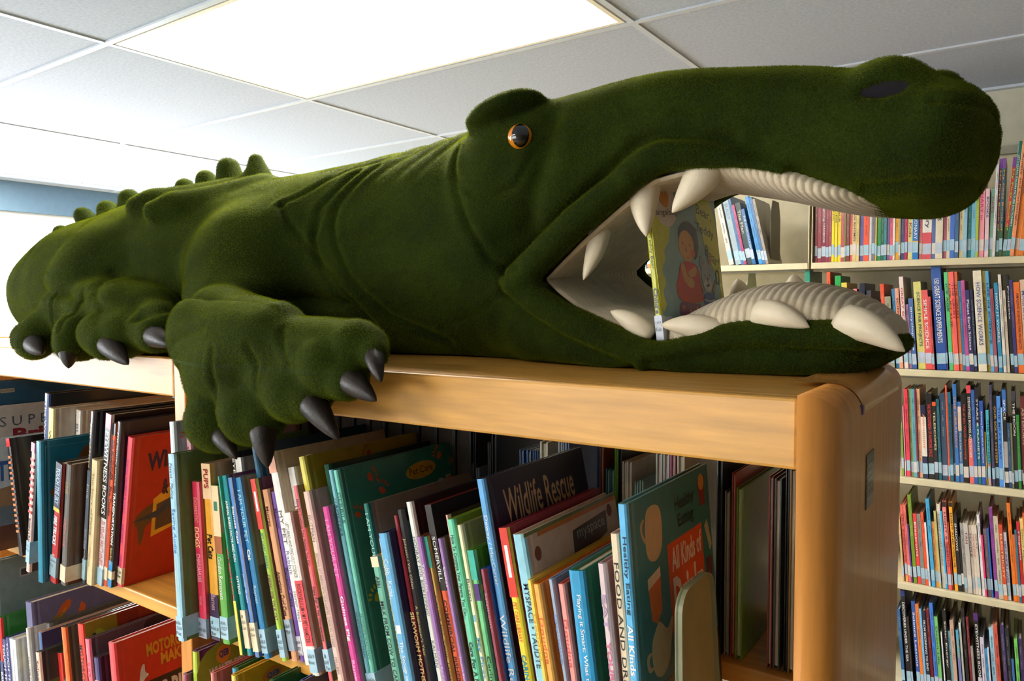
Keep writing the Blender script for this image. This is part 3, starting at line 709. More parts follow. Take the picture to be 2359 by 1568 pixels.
# ------------------------------------------------------------------ books: key, X, Y, thickness, height, depth, lean
ROWS = {
 'A': (1.1750, {
  'labrador': (-1.0011, 0.600, 0.0115, 0.3063, 0.200, -0.0509),
  'pinkcat': (-0.9892, 0.618, 0.0104, 0.2861, 0.190, -0.0510),
  'audie': (-0.9785, 0.582, 0.0153, 0.2653, 0.240, -0.0507),
  'dogs': (-0.9626, 0.606, 0.0189, 0.2235, 0.200, -0.0525),
  'petcats': (-0.9412, 0.612, 0.0203, 0.2506, 0.220, -0.0626),
  'golden': (-0.9174, 0.612, 0.0165, 0.2222, 0.190, -0.0810),
  'eyewit': (-0.8975, 0.640, 0.0082, 0.2659, 0.220, -0.1077),
  'whitecat': (-0.8850, 0.640, 0.0156, 0.2597, 0.210, -0.1426),
  'greenthin': (-0.8650, 0.604, 0.0053, 0.2427, 0.180, -0.1759),
  'babies': (-0.8564, 0.608, 0.0102, 0.2442, 0.200, -0.2005),
  'siamese': (-0.8436, 0.611, 0.0113, 0.2427, 0.200, -0.2176),
  'catpet': (-0.8298, 0.615, 0.0119, 0.2439, 0.200, -0.2269),
  'kittens': (-0.8157, 0.640, 0.0096, 0.2870, 0.220, -0.2336),
  'caringcat': (-0.8042, 0.624, 0.0100, 0.2440, 0.200, -0.2398),
  'curl': (-0.7928, 0.631, 0.0114, 0.2296, 0.190, -0.2453),
  'persian': (-0.7813, 0.636, 0.0095, 0.2273, 0.190, -0.2431),
  'rabbit': (-0.7699, 0.634, 0.0150, 0.2831, 0.210, -0.2494),
  'mypet': (-0.7543, 0.650, 0.0141, 0.2611, 0.210, -0.2493),
  'letsread': (-0.7397, 0.620, 0.0143, 0.2087, 0.190, -0.2480),
  'creampet': (-0.7247, 0.660, 0.0109, 0.2799, 0.230, -0.2482),
  'chimp': (-0.7115, 0.623, 0.0097, 0.2478, 0.190, -0.2553),
  'rabbits': (-0.7019, 0.632, 0.0114, 0.2852, 0.240, -0.2530),
  'gutman': (-0.6903, 0.620, 0.0122, 0.2437, 0.200, -0.2518),
  'guinea': (-0.6778, 0.650, 0.0100, 0.2744, 0.240, -0.2510),
  'guineapet': (-0.6587, 0.620, 0.0114, 0.2292, 0.200, -0.2494),
  'hamsters': (-0.6467, 0.630, 0.0076, 0.2751, 0.240, -0.2472),
  'gerbils': (-0.6388, 0.630, 0.0081, 0.2756, 0.240, -0.2445),
  'dogpet': (-0.6074, 0.640, 0.0089, 0.2362, 0.210, -0.2412),
  'milk': (-0.5976, 0.628, 0.0121, 0.1765, 0.200, -0.2376),
  'cows': (-0.5698, 0.620, 0.0042, 0.2053, 0.190, -0.2342),
  'icecream': (-0.5653, 0.615, 0.0134, 0.2132, 0.200, -0.2289),
  'silkworm': (-0.5513, 0.630, 0.0067, 0.2329, 0.200, -0.2254),
  'beekeeper': (-0.5442, 0.630, 0.0091, 0.2408, 0.210, -0.2240),
  'silkblue': (-0.5343, 0.640, 0.0046, 0.2267, 0.200, -0.2256),
  'hooray': (-0.5291, 0.632, 0.0092, 0.2515, 0.220, -0.2270),
  'tarantula': (-0.5099, 0.620, 0.0080, 0.2177, 0.190, -0.2297),
  'hermit': (-0.5012, 0.625, 0.0045, 0.2182, 0.190, -0.2308),
  'fisher': (-0.4963, 0.630, 0.0094, 0.2536, 0.210, -0.2294),
  'snakes': (-0.4786, 0.620, 0.0065, 0.2212, 0.190, -0.2246),
  'pinkthin': (-0.4717, 0.630, 0.0043, 0.2460, 0.210, -0.2150),
  'chameleon': (-0.4635, 0.620, 0.0097, 0.2446, 0.200, -0.2093),
  'firstfish': (-0.4502, 0.620, 0.0071, 0.2406, 0.200, -0.2102),
  'caringfish': (-0.4334, 0.610, 0.0081, 0.2191, 0.190, -0.2034),
  'flashy': (-0.4212, 0.610, 0.0060, 0.2019, 0.190, -0.1997),
  'wildlife': (-0.4146, 0.620, 0.0101, 0.2948, 0.210, -0.2012),
  'fishlib': (-0.3871, 0.610, 0.0098, 0.2505, 0.200, -0.1985),
  'myspace': (-0.3728, 0.610, 0.0140, 0.2463, 0.200, -0.1939),
  'subcoins': (-0.3580, 0.600, 0.0061, 0.2065, 0.200, -0.1869),
  'addcoins': (-0.3513, 0.600, 0.0084, 0.2040, 0.200, -0.1877),
  'subbills': (-0.3345, 0.600, 0.0057, 0.2124, 0.200, -0.1763),
  'addmoney': (-0.3285, 0.600, 0.0079, 0.2092, 0.200, -0.1569),
  'smart': (-0.3196, 0.600, 0.0160, 0.2245, 0.210, -0.1334),
  'eatwords': (-0.2907, 0.600, 0.0080, 0.2368, 0.200, -0.1175),
  'fooddrink': (-0.2825, 0.605, 0.0091, 0.2648, 0.200, -0.0969),
  'drinks': (-0.2736, 0.600, 0.0091, 0.2947, 0.205, -0.0837),
 }),
 'D': (1.1750, {
  'bigblue': (-1.7150, 0.600, 0.0300, 0.3231, 0.300, 0.0200),
  'super': (-1.6750, 0.595, 0.0260, 0.2762, 0.280, 0.0200),
  'bridge': (-1.6420, 0.575, 0.0180, 0.2176, 0.250, 0.0000),
  'stripes': (-1.5620, 0.615, 0.0144, 0.2236, 0.220, -0.1641),
  'castles': (-1.5767, 0.660, 0.0161, 0.3091, 0.250, 0.1222),
  'why': (-1.5603, 0.660, 0.0198, 0.2816, 0.240, 0.1222),
  'bone': (-1.5408, 0.700, 0.0175, 0.2750, 0.240, 0.1309),
  'road': (-1.4602, 0.585, 0.0128, 0.2397, 0.220, 0.1771),
  'simon': (-1.3884, 0.575, 0.0152, 0.2453, 0.240, 0.0431),
  'firetruck': (-1.3699, 0.585, 0.0205, 0.2142, 0.200, 0.1913),
  'brownfire': (-1.3432, 0.590, 0.0171, 0.2134, 0.210, 0.1614),
  'state': (-1.3211, 0.615, 0.0097, 0.3033, 0.230, 0.1667),
  'creamthin': (-1.3076, 0.615, 0.0178, 0.2199, 0.200, 0.1516),
  'flying': (-1.2904, 0.625, 0.0166, 0.2994, 0.230, 0.1662),
  'bigmach': (-1.2734, 0.628, 0.0088, 0.2850, 0.210, 0.1676),
  'transport': (-1.2643, 0.630, 0.0112, 0.2884, 0.220, 0.1674),
  'wings': (-1.2544, 0.640, 0.0138, 0.2630, 0.230, 0.1865),
 }),
 'F': (0.8350, {
  'football': (-1.7200, 0.600, 0.0300, 0.2201, 0.260, 0.0000),
  'greybook': (-1.6650, 0.600, 0.0150, 0.3140, 0.220, 0.0000),
  'green': (-1.6130, 0.600, 0.0124, 0.2120, 0.220, -0.0698),
  'navyone': (-1.5973, 0.600, 0.0173, 0.1736, 0.200, -0.0873),
  'navytwo': (-1.5797, 0.600, 0.0136, 0.1808, 0.200, -0.0873),
  'whitesketch': (-1.5658, 0.600, 0.0274, 0.1825, 0.200, -0.0873),
  'speed': (-1.5384, 0.620, 0.0241, 0.2527, 0.240, -0.0698),
  'whitethin': (-1.5099, 0.610, 0.0084, 0.2108, 0.220, -0.1047),
  'greyphoto': (-1.5013, 0.640, 0.0153, 0.2124, 0.230, -0.1047),
  'quilt': (-1.4857, 0.620, 0.0158, 0.2063, 0.240, -0.1047),
  'navydark': (-1.4671, 0.610, 0.0180, 0.1777, 0.210, -0.1222),
  'schaefer': (-1.4489, 0.600, 0.0132, 0.1855, 0.200, -0.1222),
  'redpair': (-1.4352, 0.630, 0.0166, 0.1769, 0.200, -0.1222),
  'orangegrey': (-1.3826, 0.620, 0.0123, 0.2397, 0.220, -0.1222),
  'motor': (-1.3234, 0.620, 0.0194, 0.2602, 0.220, -0.1222),
  'pinkraby': (-1.2775, 0.610, 0.0130, 0.2488, 0.210, -0.1222),
  'navysmall': (-1.2310, 0.600, 0.0146, 0.2337, 0.200, -0.1222),
  'dragbikes': (-1.1819, 0.600, 0.0177, 0.2713, 0.220, -0.1047),
 }),
 'G': (0.8350, {
  'purplesmall': (-0.9940, 0.600, 0.0094, 0.2776, 0.190, -0.0175),
  'lunch': (-0.9842, 0.610, 0.0113, 0.3106, 0.210, -0.0175),
  'pinklow': (-0.9190, 0.600, 0.0074, 0.2994, 0.190, -0.0349),
  'bluelow': (-0.8778, 0.610, 0.0085, 0.3123, 0.210, -0.0524),
  'yellowlow': (-0.8586, 0.595, 0.0099, 0.3141, 0.200, -0.0524),
  'greenlow': (-0.7657, 0.600, 0.0073, 0.3275, 0.200, -0.1047),
  'navylow': (-0.7044, 0.600, 0.0067, 0.3441, 0.200, -0.1047),
 }),
}
# rear side of the bookcase: X, thickness, top Z, colour
REAR = [
 (-1.0300, 0.0315, 1.4950, (40, 36, 34)),
 (-0.9980, 0.0325, 1.4830, (60, 40, 36)),
 (-0.9650, 0.0345, 1.4710, (28, 30, 36)),
 (-0.9300, 0.0345, 1.4950, (46, 40, 34)),
 (-0.8950, 0.0345, 1.4830, (30, 26, 26)),
 (-0.8600, 0.0345, 1.4710, (52, 46, 40)),
 (-0.8250, 0.0345, 1.4950, (34, 34, 44)),
 (-0.7900, 0.0345, 1.4830, (40, 30, 28)),
 (-0.7550, 0.0345, 1.4710, (26, 26, 30)),
 (-0.7200, 0.0345, 1.4950, (50, 44, 36)),
 (-0.6850, 0.0313, 1.4830, (30, 34, 30)),
 (-0.6532, 0.0040, 1.4199, (70, 66, 60)),
 (-0.6487, 0.0040, 1.4710, (36, 30, 40)),
 (-0.6442, 0.0053, 1.4140, (120, 130, 140)),
 (-0.6234, 0.0050, 1.4532, (50, 56, 66)),
 (-0.6164, 0.0080, 1.4664, (28, 26, 24)),
 (-0.5690, 0.0069, 1.4490, (38, 84, 140)),
 (-0.5573, 0.0072, 1.4495, (38, 84, 140)),
 (-0.5472, 0.0047, 1.4500, (38, 84, 140)),
 (-0.5404, 0.0040, 1.4500, (38, 84, 140)),
 (-0.5353, 0.0121, 1.4634, (196, 190, 160)),
 (-0.5063, 0.0058, 1.4675, (170, 170, 178)),
 (-0.4992, 0.0038, 1.4682, (120, 140, 175)),
 (-0.4948, 0.0045, 1.4684, (90, 110, 150)),
 (-0.4490, 0.0042, 1.4690, (40, 80, 130)),
 (-0.4442, 0.0054, 1.4689, (130, 50, 25)),
 (-0.4358, 0.0057, 1.4387, (28, 104, 108)),
 (-0.4296, 0.0060, 1.4389, (28, 104, 108)),
 (-0.4231, 0.0037, 1.4658, (110, 170, 20)),
 (-0.4182, 0.0046, 1.4653, (24, 22, 22)),
 (-0.4124, 0.0057, 1.4508, (200, 190, 172)),
 (-0.4061, 0.0063, 1.4513, (200, 190, 172)),
 (-0.3953, 0.0044, 1.4280, (140, 170, 165)),
 (-0.3887, 0.0048, 1.4300, (140, 170, 165)),
 (-0.3672, 0.0081, 1.4671, (190, 188, 178)),
 (-0.3576, 0.0077, 1.4671, (200, 196, 196)),
 (-0.3486, 0.0066, 1.4677, (190, 90, 130)),
 (-0.3399, 0.0095, 1.4671, (176, 166, 130)),
 (-0.2908, 0.0067, 1.4678, (30, 40, 50)),
 (-0.2808, 0.0057, 1.4317, (120, 122, 112)),
 (-0.2729, 0.0046, 1.4538, (160, 40, 24)),
 (-0.2676, 0.0081, 1.4374, (96, 150, 20)),
 (-0.2310, 0.0048, 1.4554, (150, 50, 56)),
 (-0.2247, 0.0074, 1.4534, (70, 80, 82)),
 (-0.2126, 0.0035, 1.4660, (40, 36, 34)),
 (-0.2082, 0.0069, 1.4665, (140, 110, 40)),
]
# ------------------------------------------------------------------ hardcover builder
def book_profile(t, d, bt, g):
    """plan of the case: two boards, rounded spine, hinge grooves near the spine"""
    o = [(t, d), (t, .0150), (t - g, .0112), (t - g * .2, .0080), (t, .0050), (t - .0006, .0012), (t * .75, -.0002), (t * .25, -.0002), (.0006, .0012), (0, .0050), (g * .2, .0080), (g, .0112), (0, .0150), (0, d)]
    i = [(bt, d), (bt, .0042), (t - bt, .0042), (t - bt, d)]
    return o + i
def case_mesh(t, h, d):
    bt = min(.0024, t * .22); g = min(.0008, t * .1); P = book_profile(t, d, bt, g); n = len(P)
    v = [(x, y, 0) for x, y in P] + [(x, y, h) for x, y in P]
    f = [tuple(range(n))[::-1], tuple(range(n, 2 * n))] ; m = [0, 0]
    for k in range(n):
        a, b = k, (k + 1) % n; f.append((b, a, n + a, n + b)); m.append(1 if 4 <= k <= 8 else 0)
    me = bpy.data.meshes.new('cover'); me.from_pydata(v, [], f); me.polygons.foreach_set('material_index', m); me.update()
    return me, bt
class Print:                                 # everything printed on one book, one mesh
    def __init__(s): s.mb = MB(); s.cols = []
    def mi(s, c):
        c = tuple(c)
        if c not in s.cols: s.cols.append(c)
        return s.cols.index(c)
    def build(s, name, parent):
        if s.mb.f:
            o = s.mb.build(name, [ink(c) for c in s.cols], parent)
            if name != 'spine_label': o['kind'] = 'stuff'
            return o
def chaikin(p, it=2):
    for _ in range(it):
        p = [q for a, b in zip(p, p[1:] + p[:1]) for q in ((a[0] * .75 + b[0] * .25, a[1] * .75 + b[1] * .25), (a[0] * .25 + b[0] * .75, a[1] * .25 + b[1] * .75))]
    return p
LBL = (156, 190, 206)
def make_book(label, loc, lean, t, h, d, spine, cover, ops=(), group=None, yaw=0.0, pages=(206, 192, 164), name='book'):
    z = loc[2] + (t * math.sin(lean) if lean > 0 else 0)
    b = thing(name, label, 'book', (loc[0], loc[1], z), (0, lean, yaw), group)
    me, bt = case_mesh(t, h, d); link('cover', me, [ink(cover), ink(spine)], b)
    MB().box(bt + .0002, t - bt - .0002, .0046, d - .004, .003, h - .003).build('pages', paper(pages), b)
    art, let, lab = Print(), Print(), Print()
    e = 0
    for k, op in enumerate(ops):
        o, a = op[0], op[1:]; e = .00012 + .000012 * k
        if o == 'S':
            u0, u1, v0, v1, c = a; i = art.mi(c)
            art.mb.box(u0 * t, u1 * t, -.0003 - e, .0006, v0 * h, v1 * h, i)
        elif o == 'T':
            s, v1, v0, u0, u1, c = a[:6]; bold = a[6] if len(a) > 6 else .01
            text_into(let.mb, s, (u0 * t, -.0006 - e, v1 * h), (0, 0, -1), (1, 0, 0), (v1 - v0) * h, (u1 - u0) * t, let.mi(c), bold)
        elif o == 'C':
            y0, y1, v0, v1, c = a; art.mb.box(t - .0012, t + e, y0 * d, y1 * d, v0 * h, v1 * h, art.mi(c))
        elif o == 'CT':
            s, y0, v0, y1, v1, c = a[:6]; bold = a[6] if len(a) > 6 else .015; tilt = a[7] if len(a) > 7 else 0; shear = a[8] if len(a) > 8 else 0
            text_into(let.mb, s, (t + e + .0001, y0 * d, v0 * h), (0, math.cos(tilt), math.sin(tilt)), (0, -math.sin(tilt), math.cos(tilt)), (y1 - y0) * d, (v1 - v0) * h, let.mi(c), bold, shear)
        elif o == 'CP':
            pts, c = a; pts = chaikin(pts) if len(pts) > 5 else pts; art.mb.prism([(t - .0003, y * d, v * h) for y, v in pts], (e + .0003, 0, 0), art.mi(c))
        elif o == 'E':                       # ellipse on the cover: centre, radii
            y, v, ry, rv, c = a[:5]; rot = a[5] if len(a) > 5 else 0
            pts = [(y + (ry * math.cos(q) * math.cos(rot) - rv * h / d * math.sin(q) * math.sin(rot)), v + (ry * d / h * math.cos(q) * math.sin(rot) + rv * math.sin(q) * math.cos(rot))) for q in [2 * math.pi * j / 20 for j in range(20)]]
            art.mb.prism([(t - .0003, yy * d, vv * h) for yy, vv in pts], (e + .0003, 0, 0), art.mi(c))
        elif o == 'PAW':
            y, v, r, ang, c = a
            cs, sn = math.cos(ang), math.sin(ang)
            def sub(cy, cz, ry, rz, ro):
                pts = []
                for j in range(12):
                    q = 2 * math.pi * j / 12; py, pz = ry * math.cos(q), rz * math.sin(q)
                    py, pz = py * math.cos(ro) - pz * math.sin(ro) + cy, py * math.sin(ro) + pz * math.cos(ro) + cz
                    pts.append((t - .0003, y * d + r * (py * cs - pz * sn), v * h + r * (py * sn + pz * cs)))
                art.mb.prism(pts, (e + .0003, 0, 0), art.mi(c))
            sub(0, 0, .55, .38, 0)
            for qq, rr in ((-.75, .85), (-.25, 1.0), (.25, 1.0), (.75, .85)): sub(1.05 * math.sin(qq), rr, .13, .26, -qq)
        elif o == 'L':
            v0, v1, c = a[:3]; lines = a[3] if len(a) > 3 else (); wrap = a[4] if len(a) > 4 else .2
            i = lab.mi(c)
            lab.mb.box(-.0002, t + .0003 + e, -.0006 - e, .001, v0 * h, v1 * h, i); lab.mb.box(t - .0002, t + .0003 + e, .001, wrap * d, v0 * h, v1 * h, i)
            for q, s in enumerate(lines):
                zt = v1 * h - .006 - q * .0075
                text_into(let.mb, s, (t * .08, -.0012 - e, zt - .0048), (1, 0, 0), (0, 0, 1), min(t * .84, .0036 * len(s)), .0048, let.mi((60, 70, 80)), 0)
    art.build('cover_print', b); lab.build('spine_label', b); let.build('lettering', b)
    return b

K, WH, CRM = (24, 22, 24), (228, 226, 222), (220, 204, 172)
def paws(cols, n, v0=.05, v1=.95, y0=.1, y1=.95, r=.011, seed=1):
    q = random.Random(seed); out = []
    for k in range(n):
        out.append(('PAW', y0 + (y1 - y0) * q.random(), v1 - (v1 - v0) * (k + .5) / n, r * (.7 + .6 * q.random()), q.random() * 6.28, cols[min(len(cols) - 1, int(k / n * len(cols)))]))
    return out
PAWC = [(196, 70, 30), (206, 120, 24), (186, 170, 20), (70, 130, 40), (40, 90, 110)]
# key: spine colour, cover colour, label, operations
STY = {
 'labrador': ((206, 216, 222), (150, 160, 172), 'grey book with orange paw prints, half hidden behind the light blue spine', [('T', 'LABRADOR', .62, .44, .25, .75, (110, 120, 140)), ('PAW', .22, .93, .012, 1.0, (206, 96, 30)), ('PAW', .5, .9, .013, .2, (206, 96, 30))]),
 'pinkcat': ((226, 170, 180), (190, 150, 150), 'thin pink book between the grey paw-print book and the light blue spine', [('T', 'SIAMESE CATS', .94, .7, .25, .75, (160, 60, 70))]),
 'audie': ((150, 196, 216), (84, 108, 52), 'tall book with light blue spine and mossy green cover lettered Saving Audie', [('T', 'Patent \u00b7 Mu\u00f1oz', .95, .76, .3, .72, K, .0), ('T', 'Saving Audie', .71, .47, .18, .8, (60, 120, 170), .01), ('T', 'A Pit Bull Puppy Gets a Second Chance', .45, .15, .3, .62, (206, 200, 130), 0), ('CT', 'S', .28, .68, .55, .9, (150, 110, 110), .02), ('L', .02, .13, LBL, ('636', '.7559', 'Pat'), .55)]),
 'dogs': ((198, 44, 74), (150, 110, 70), 'crimson book lettered Domestic Dogs Chihuahuas on its spine', [('T', 'DOMESTIC', .90, .74, .3, .7, (232, 160, 140), 0), ('T', 'DOGS', .71, .58, .2, .8, (240, 190, 130), .02), ('T', 'CHIHUAHUAS', .54, .36, .25, .75, (240, 180, 190), .01), ('T', 'Gray', .27, .21, .3, .7, (230, 150, 160), 0), ('L', .0, .125, (140, 150, 166), ('J', '636.76', 'Gra'), .02)]),
 'petcats': ((222, 158, 52), (176, 140, 112), 'orange-spined book with cream top lettered Pups and Pet Cats', [('S', 0, 1, .80, 1, (226, 192, 150)), ('S', 0, 1, 0, .26, (52, 36, 66)), ('T', 'PUPS', .97, .86, .2, .75, (150, 40, 30), .03), ('T', 'Pet Cats', .60, .46, .2, .8, K, .03), ('T', 'Barnes', .26, .17, .25, .75, (190, 150, 160), .01), ('L', .02, .13, LBL, ('J', '636.8', 'Bar'), .02)]),
 'golden': ((92, 164, 70), (56, 116, 40), 'green pet book with cream top lettered Golden Retrievers', [('S', 0, 1, .68, 1, (222, 194, 150)), ('S', 0, 1, .57, .68, (150, 84, 40)), ('S', .25, .75, .84, .90, (40, 110, 80)), ('C', 0, 1, .70, 1, (190, 150, 126)), ('T', 'Golden Retrievers', .55, .28, .25, .8, WH, .0), ('CT', 'ANIMAL PLANET PET CARE LIBRARY', .12, .66, .66, .69, (206, 226, 170), .0, -1.57), ('L', .03, .17, LBL, ('636', '.7527', 'Bon'), .1)]),
 'eyewit': ((26, 24, 26), (40, 36, 36), 'black-spined book lettered in white under the second claw', [('T', 'EYEWITNESS BOOKS', .97, .45, .2, .8, WH, .01), ('CT', 'OK', .55, .86, .8, .95, (190, 40, 40), .02)]),
 'whitecat': ((224, 218, 208), (190, 178, 160), 'white book with beige cover right of the black spine under the claws', [('E', .6, .85, .12, .08, (70, 56, 50))]),
 'greenthin': ((30, 140, 110), (60, 140, 100), 'thin green book with yellow foot beside the teal kittens book', [('S', 0, 1, 0, .3, (222, 200, 80)), ('T', 'AMERICA', .6, .3, .2, .8, (190, 60, 50), .02)]),
 'babies': ((32, 142, 150), (120, 60, 100), 'teal-spined book lettered Animal Babies Facts and Fun', [('T', 'ANIMAL BABIES FACTS AND FUN', .86, .52, .25, .75, WH, .02), ('T', 'KITTENS', .44, .34, .25, .75, WH, .01), ('L', .04, .25, CRM, ('J', '636.8', 'Lan'), .02)]),
 'siamese': ((76, 126, 196), (112, 112, 130), 'blue book with grey cover lettered Siamese Cats', [('S', .72, 1, 0, 1, (104, 108, 122)), ('T', 'Siamese Cats', .84, .63, .15, .6, WH, .02), ('T', 'Jennifer Quasha', .46, .3, .15, .6, (210, 224, 240), 0), ('L', .03, .19, CRM, ('636.8', 'Qua'), .02)]),
 'catpet': ((36, 124, 176), (150, 132, 108), 'blue-spined book with a grey cat photograph on its cover', [('T', 'I AM YOUR PET', .93, .64, .2, .8, (170, 214, 230), .0), ('T', 'Cat', .6, .54, .2, .8, WH, .03), ('T', 'Rayner', .4, .3, .2, .8, (200, 220, 230), 0), ('C', .03, 1, .12, .5, (110, 92, 76)), ('L', .03, .16, LBL, ('J', '636.8', 'Ray'), .4)]),
 'kittens': ((30, 92, 122), (20, 70, 98), 'tall dark blue book with orange paw prints behind the tabby cat book', [('T', 'KITTENS', .76, .6, .25, .75, (110, 160, 190))] + paws([(196, 90, 30)], 7, .5, .95, .1, .9, .011, 4)),
 'caringcat': ((164, 198, 62), (88, 30, 62), 'lime-green-spined book with red top lettered Caring for Your Cat', [('S', 0, 1, .72, 1, (206, 52, 34)), ('S', .3, .7, .82, .93, WH), ('T', 'PET CARE LIBRARY', .70, .50, .25, .75, (30, 120, 110), .01), ('T', 'CARING FOR YOUR CAT', .47, .22, .2, .8, (100, 30, 60), .02), ('L', .02, .17, LBL, ('J', '636.8', 'Zob'), .02)]),
 'curl': ((226, 166, 122), (150, 100, 80), 'peach-spined book lettered American Curl Cats', [('T', 'Murray', .90, .78, .2, .8, (90, 50, 40), .01), ('T', 'American Curl Cats', .52, .26, .2, .85, (60, 36, 30), .02), ('L', .06, .24, (156, 172, 186), ('636.8', 'Mur'), .02)]),
 'persian': ((112, 80, 158), (90, 64, 120), 'purple-spined book lettered Persian Cats', [('T', 'Murray', .90, .78, .2, .8, (60, 40, 90), .01), ('T', 'Persian Cats', .55, .32, .2, .85, (50, 34, 80), .02), ('L', .04, .15, (206, 200, 210), ('J636', '.832', 'Mur'), .02)]),
 'rabbit': ((226, 220, 212), (206, 190, 170), 'tall white-spined book lettered My Pet Rabbit under the longest claw', [('S', 0, 1, .9, 1, (226, 160, 130)), ('T', 'MY PET', .72, .56, .25, .7, (90, 84, 84), .0), ('T', 'Rabbit', .53, .42, .25, .7, (110, 120, 160), .0), ('T', 'Honor Head', .34, .2, .3, .7, (110, 110, 110), 0)]),
 'mypet': ((226, 222, 214), (206, 196, 176), 'white-spined book lettered My Pet right of the rabbit book', [('T', 'MY PET', .80, .62, .25, .7, (90, 84, 84), .0), ('E', .5, .6, .12, .1, (206, 60, 50))]),
 'letsread': ((226, 220, 210), (186, 160, 132), 'short white book with a red lower spine about a pet hamster', [('S', 0, 1, .18, .58, (222, 62, 72)), ('T', "LET'S-READ-AND-FIND-OUT SCIENCE", .94, .60, .15, .6, (90, 90, 90), 0), ('T', 'ROCKWELL/LUM \u2022 MY PET HAMSTER', .56, .2, .2, .75, (50, 20, 24), .01), ('L', .02, .16, LBL, ('636.9', 'Roc'), .4)]),
 'creampet': ((222, 212, 186), (206, 196, 156), 'cream book with pale green print, left of the yellow rabbits book', [('S', .2, .8, .8, .86, (120, 170, 120)), ('S', .2, .8, .7, .75, (150, 180, 160))]),
 'chimp': ((224, 98, 104), (86, 66, 36), 'salmon-pink-spined book about caring for a pet chimpanzee', [('C', 0, 1, .78, 1, (110, 84, 66)), ('C', .02, .9, .42, .78, (122, 116, 50)), ('C', 0, 1, 0, .42, (40, 30, 24)), ('T', 'How To Convince Your Parents You Can...', .93, .57, .3, .75, (70, 24, 30), .02), ('T', 'Care For A Pet Chimpanzee', .48, .2, .25, .8, (60, 24, 30), .03), ('L', .05, .16, LBL, ('J', '636.985', 'Tie'), .4)]),
 'rabbits': ((218, 204, 84), (164, 144, 30), 'tall yellow book with red paw prints lettered Rabbits', [('T', 'RABBITS', .84, .70, .3, .75, (80, 76, 40), .0), ('T', 'MACAULAY/KALMAN', .45, .24, .3, .75, (90, 80, 40), .0), ('L', .06, .17, LBL, ('636', '.932', 'Mac'), .02)] + paws([(176, 50, 20)], 10, .55, .97, .05, .95, .010, 9)),
 'gutman': ((222, 184, 170), (176, 142, 130), 'pinkish tan book about becoming best friends with your hamster', [('T', 'GUTMAN', .88, .74, .25, .7, (110, 100, 100), 0), ('T', 'BECOMING BEST FRIENDS WITH YOUR HAMSTER, GUINEA PIG, OR RABBIT', .68, .2, .25, .7, (110, 100, 100), 0), ('T', 'MILLBRK', .15, .06, .25, .7, (120, 110, 110), 0)]),
 'guinea': ((22, 84, 66), (12, 50, 34), 'tall dark green book with orange paw prints behind the hamster book', [('T', 'GUINEA PIGS', .78, .58, .25, .75, (60, 140, 110), 0)] + paws([(176, 66, 20)], 9, .6, .97, .05, .95, .011, 3)),
 'guineapet': ((206, 62, 142), (130, 120, 124), 'magenta-spined book lettered I am Your Pet Guinea Pig', [('T', 'I AM YOUR PET', .93, .62, .2, .8, (236, 150, 200), .0), ('T', 'Guinea Pig', .52, .28, .25, .85, WH, .02), ('T', 'Rayner', .18, .06, .25, .75, (240, 190, 220), .01)]),
 'hamsters': ((112, 172, 184), (80, 140, 150), 'pale blue tall book lettered Hamsters in front of the teal paw-print cover', [('T', 'HAMSTERS', .87, .70, .25, .8, (40, 80, 90), 0), ('T', 'SJONGER/KALMAN', .36, .16, .25, .8, (40, 80, 90), 0), ('L', .0, .09, LBL, ('636', '.935'), .02)]),
 'gerbils': ((108, 190, 170), (40, 118, 100), 'big teal book with colourful paw prints and a yellow oval lettered Pet Care', [('T', 'GERBILS', .90, .76, .25, .8, (30, 80, 70), 0), ('T', 'SJONGER/KALMAN', .36, .16, .25, .8, (30, 80, 70), 0), ('C', .045, .05, 0, 1, (80, 150, 130)), ('E', .62, .90, .13, .042, (196, 150, 24), .05), ('CT', 'Pet Care', .52, .885, .72, .92, (70, 50, 20), .0), ('CT', 'tils', .62, .72, 1.0, .84, (176, 166, 150), .03)] + paws(PAWC, 12, .06, .97, .08, .30, .010, 5) + paws([(196, 100, 24)], 4, .8, .97, .75, .97, .009, 8) + [('L', .0, .1, LBL, ('636', '.935'), .2)]),
 'dogpet': ((22, 104, 96), (142, 124, 106), 'thin dark teal spine with taupe cover, right of the big teal paw-print book', [('T', 'I AM YOUR PET', .95, .62, .2, .8, (150, 206, 190), 0), ('T', 'Dog', .55, .48, .2, .8, (226, 214, 170), .02)]),
 'milk': ((104, 170, 146), (186, 172, 144), 'green-spined book lettered Milk from Cow to Carton', [('S', 0, 1, .93, 1, (226, 206, 170)), ('T', 'Aliki', .87, .79, .2, .75, K, .02), ('T', 'MILK FROM COW TO CARTON', .70, .06, .25, .75, K, .01), ('L', .0, .04, LBL, (), .3)]),
 'cows': ((160, 190, 190), (110, 130, 150), 'thin pale blue book beside the ice cream book', [('T', 'DAIRY COWS ON THE FARM', .92, .3, .2, .8, (214, 200, 120), .02)]),
 'icecream': ((98, 168, 210), (30, 40, 80), 'sky-blue book lettered The Scoop on Ice Cream', [('T', 'Cobb \u00b7 Karas', .86, .66, .25, .7, WH, .0), ('T', 'The Scoop on Ice Cream', .42, .02, .25, .75, WH, .01), ('S', .25, .75, .46, .505, WH)]),
 'silkworm': ((130, 36, 42), (90, 24, 30), 'dark red thin book lettered Silkworm Moths', [('T', 'SILKWORM MOTHS', .52, .18, .05, .95, (226, 196, 130), .03)]),
 'beekeeper': ((34, 32, 34), (30, 28, 28), "black book lettered A Beekeeper's Year", [('T', 'Johnson / Von Ohlen', .86, .62, .25, .75, (214, 200, 160), .0), ('T', "A Beekeeper's Year", .54, .3, .25, .75, (216, 200, 120), .0)]),
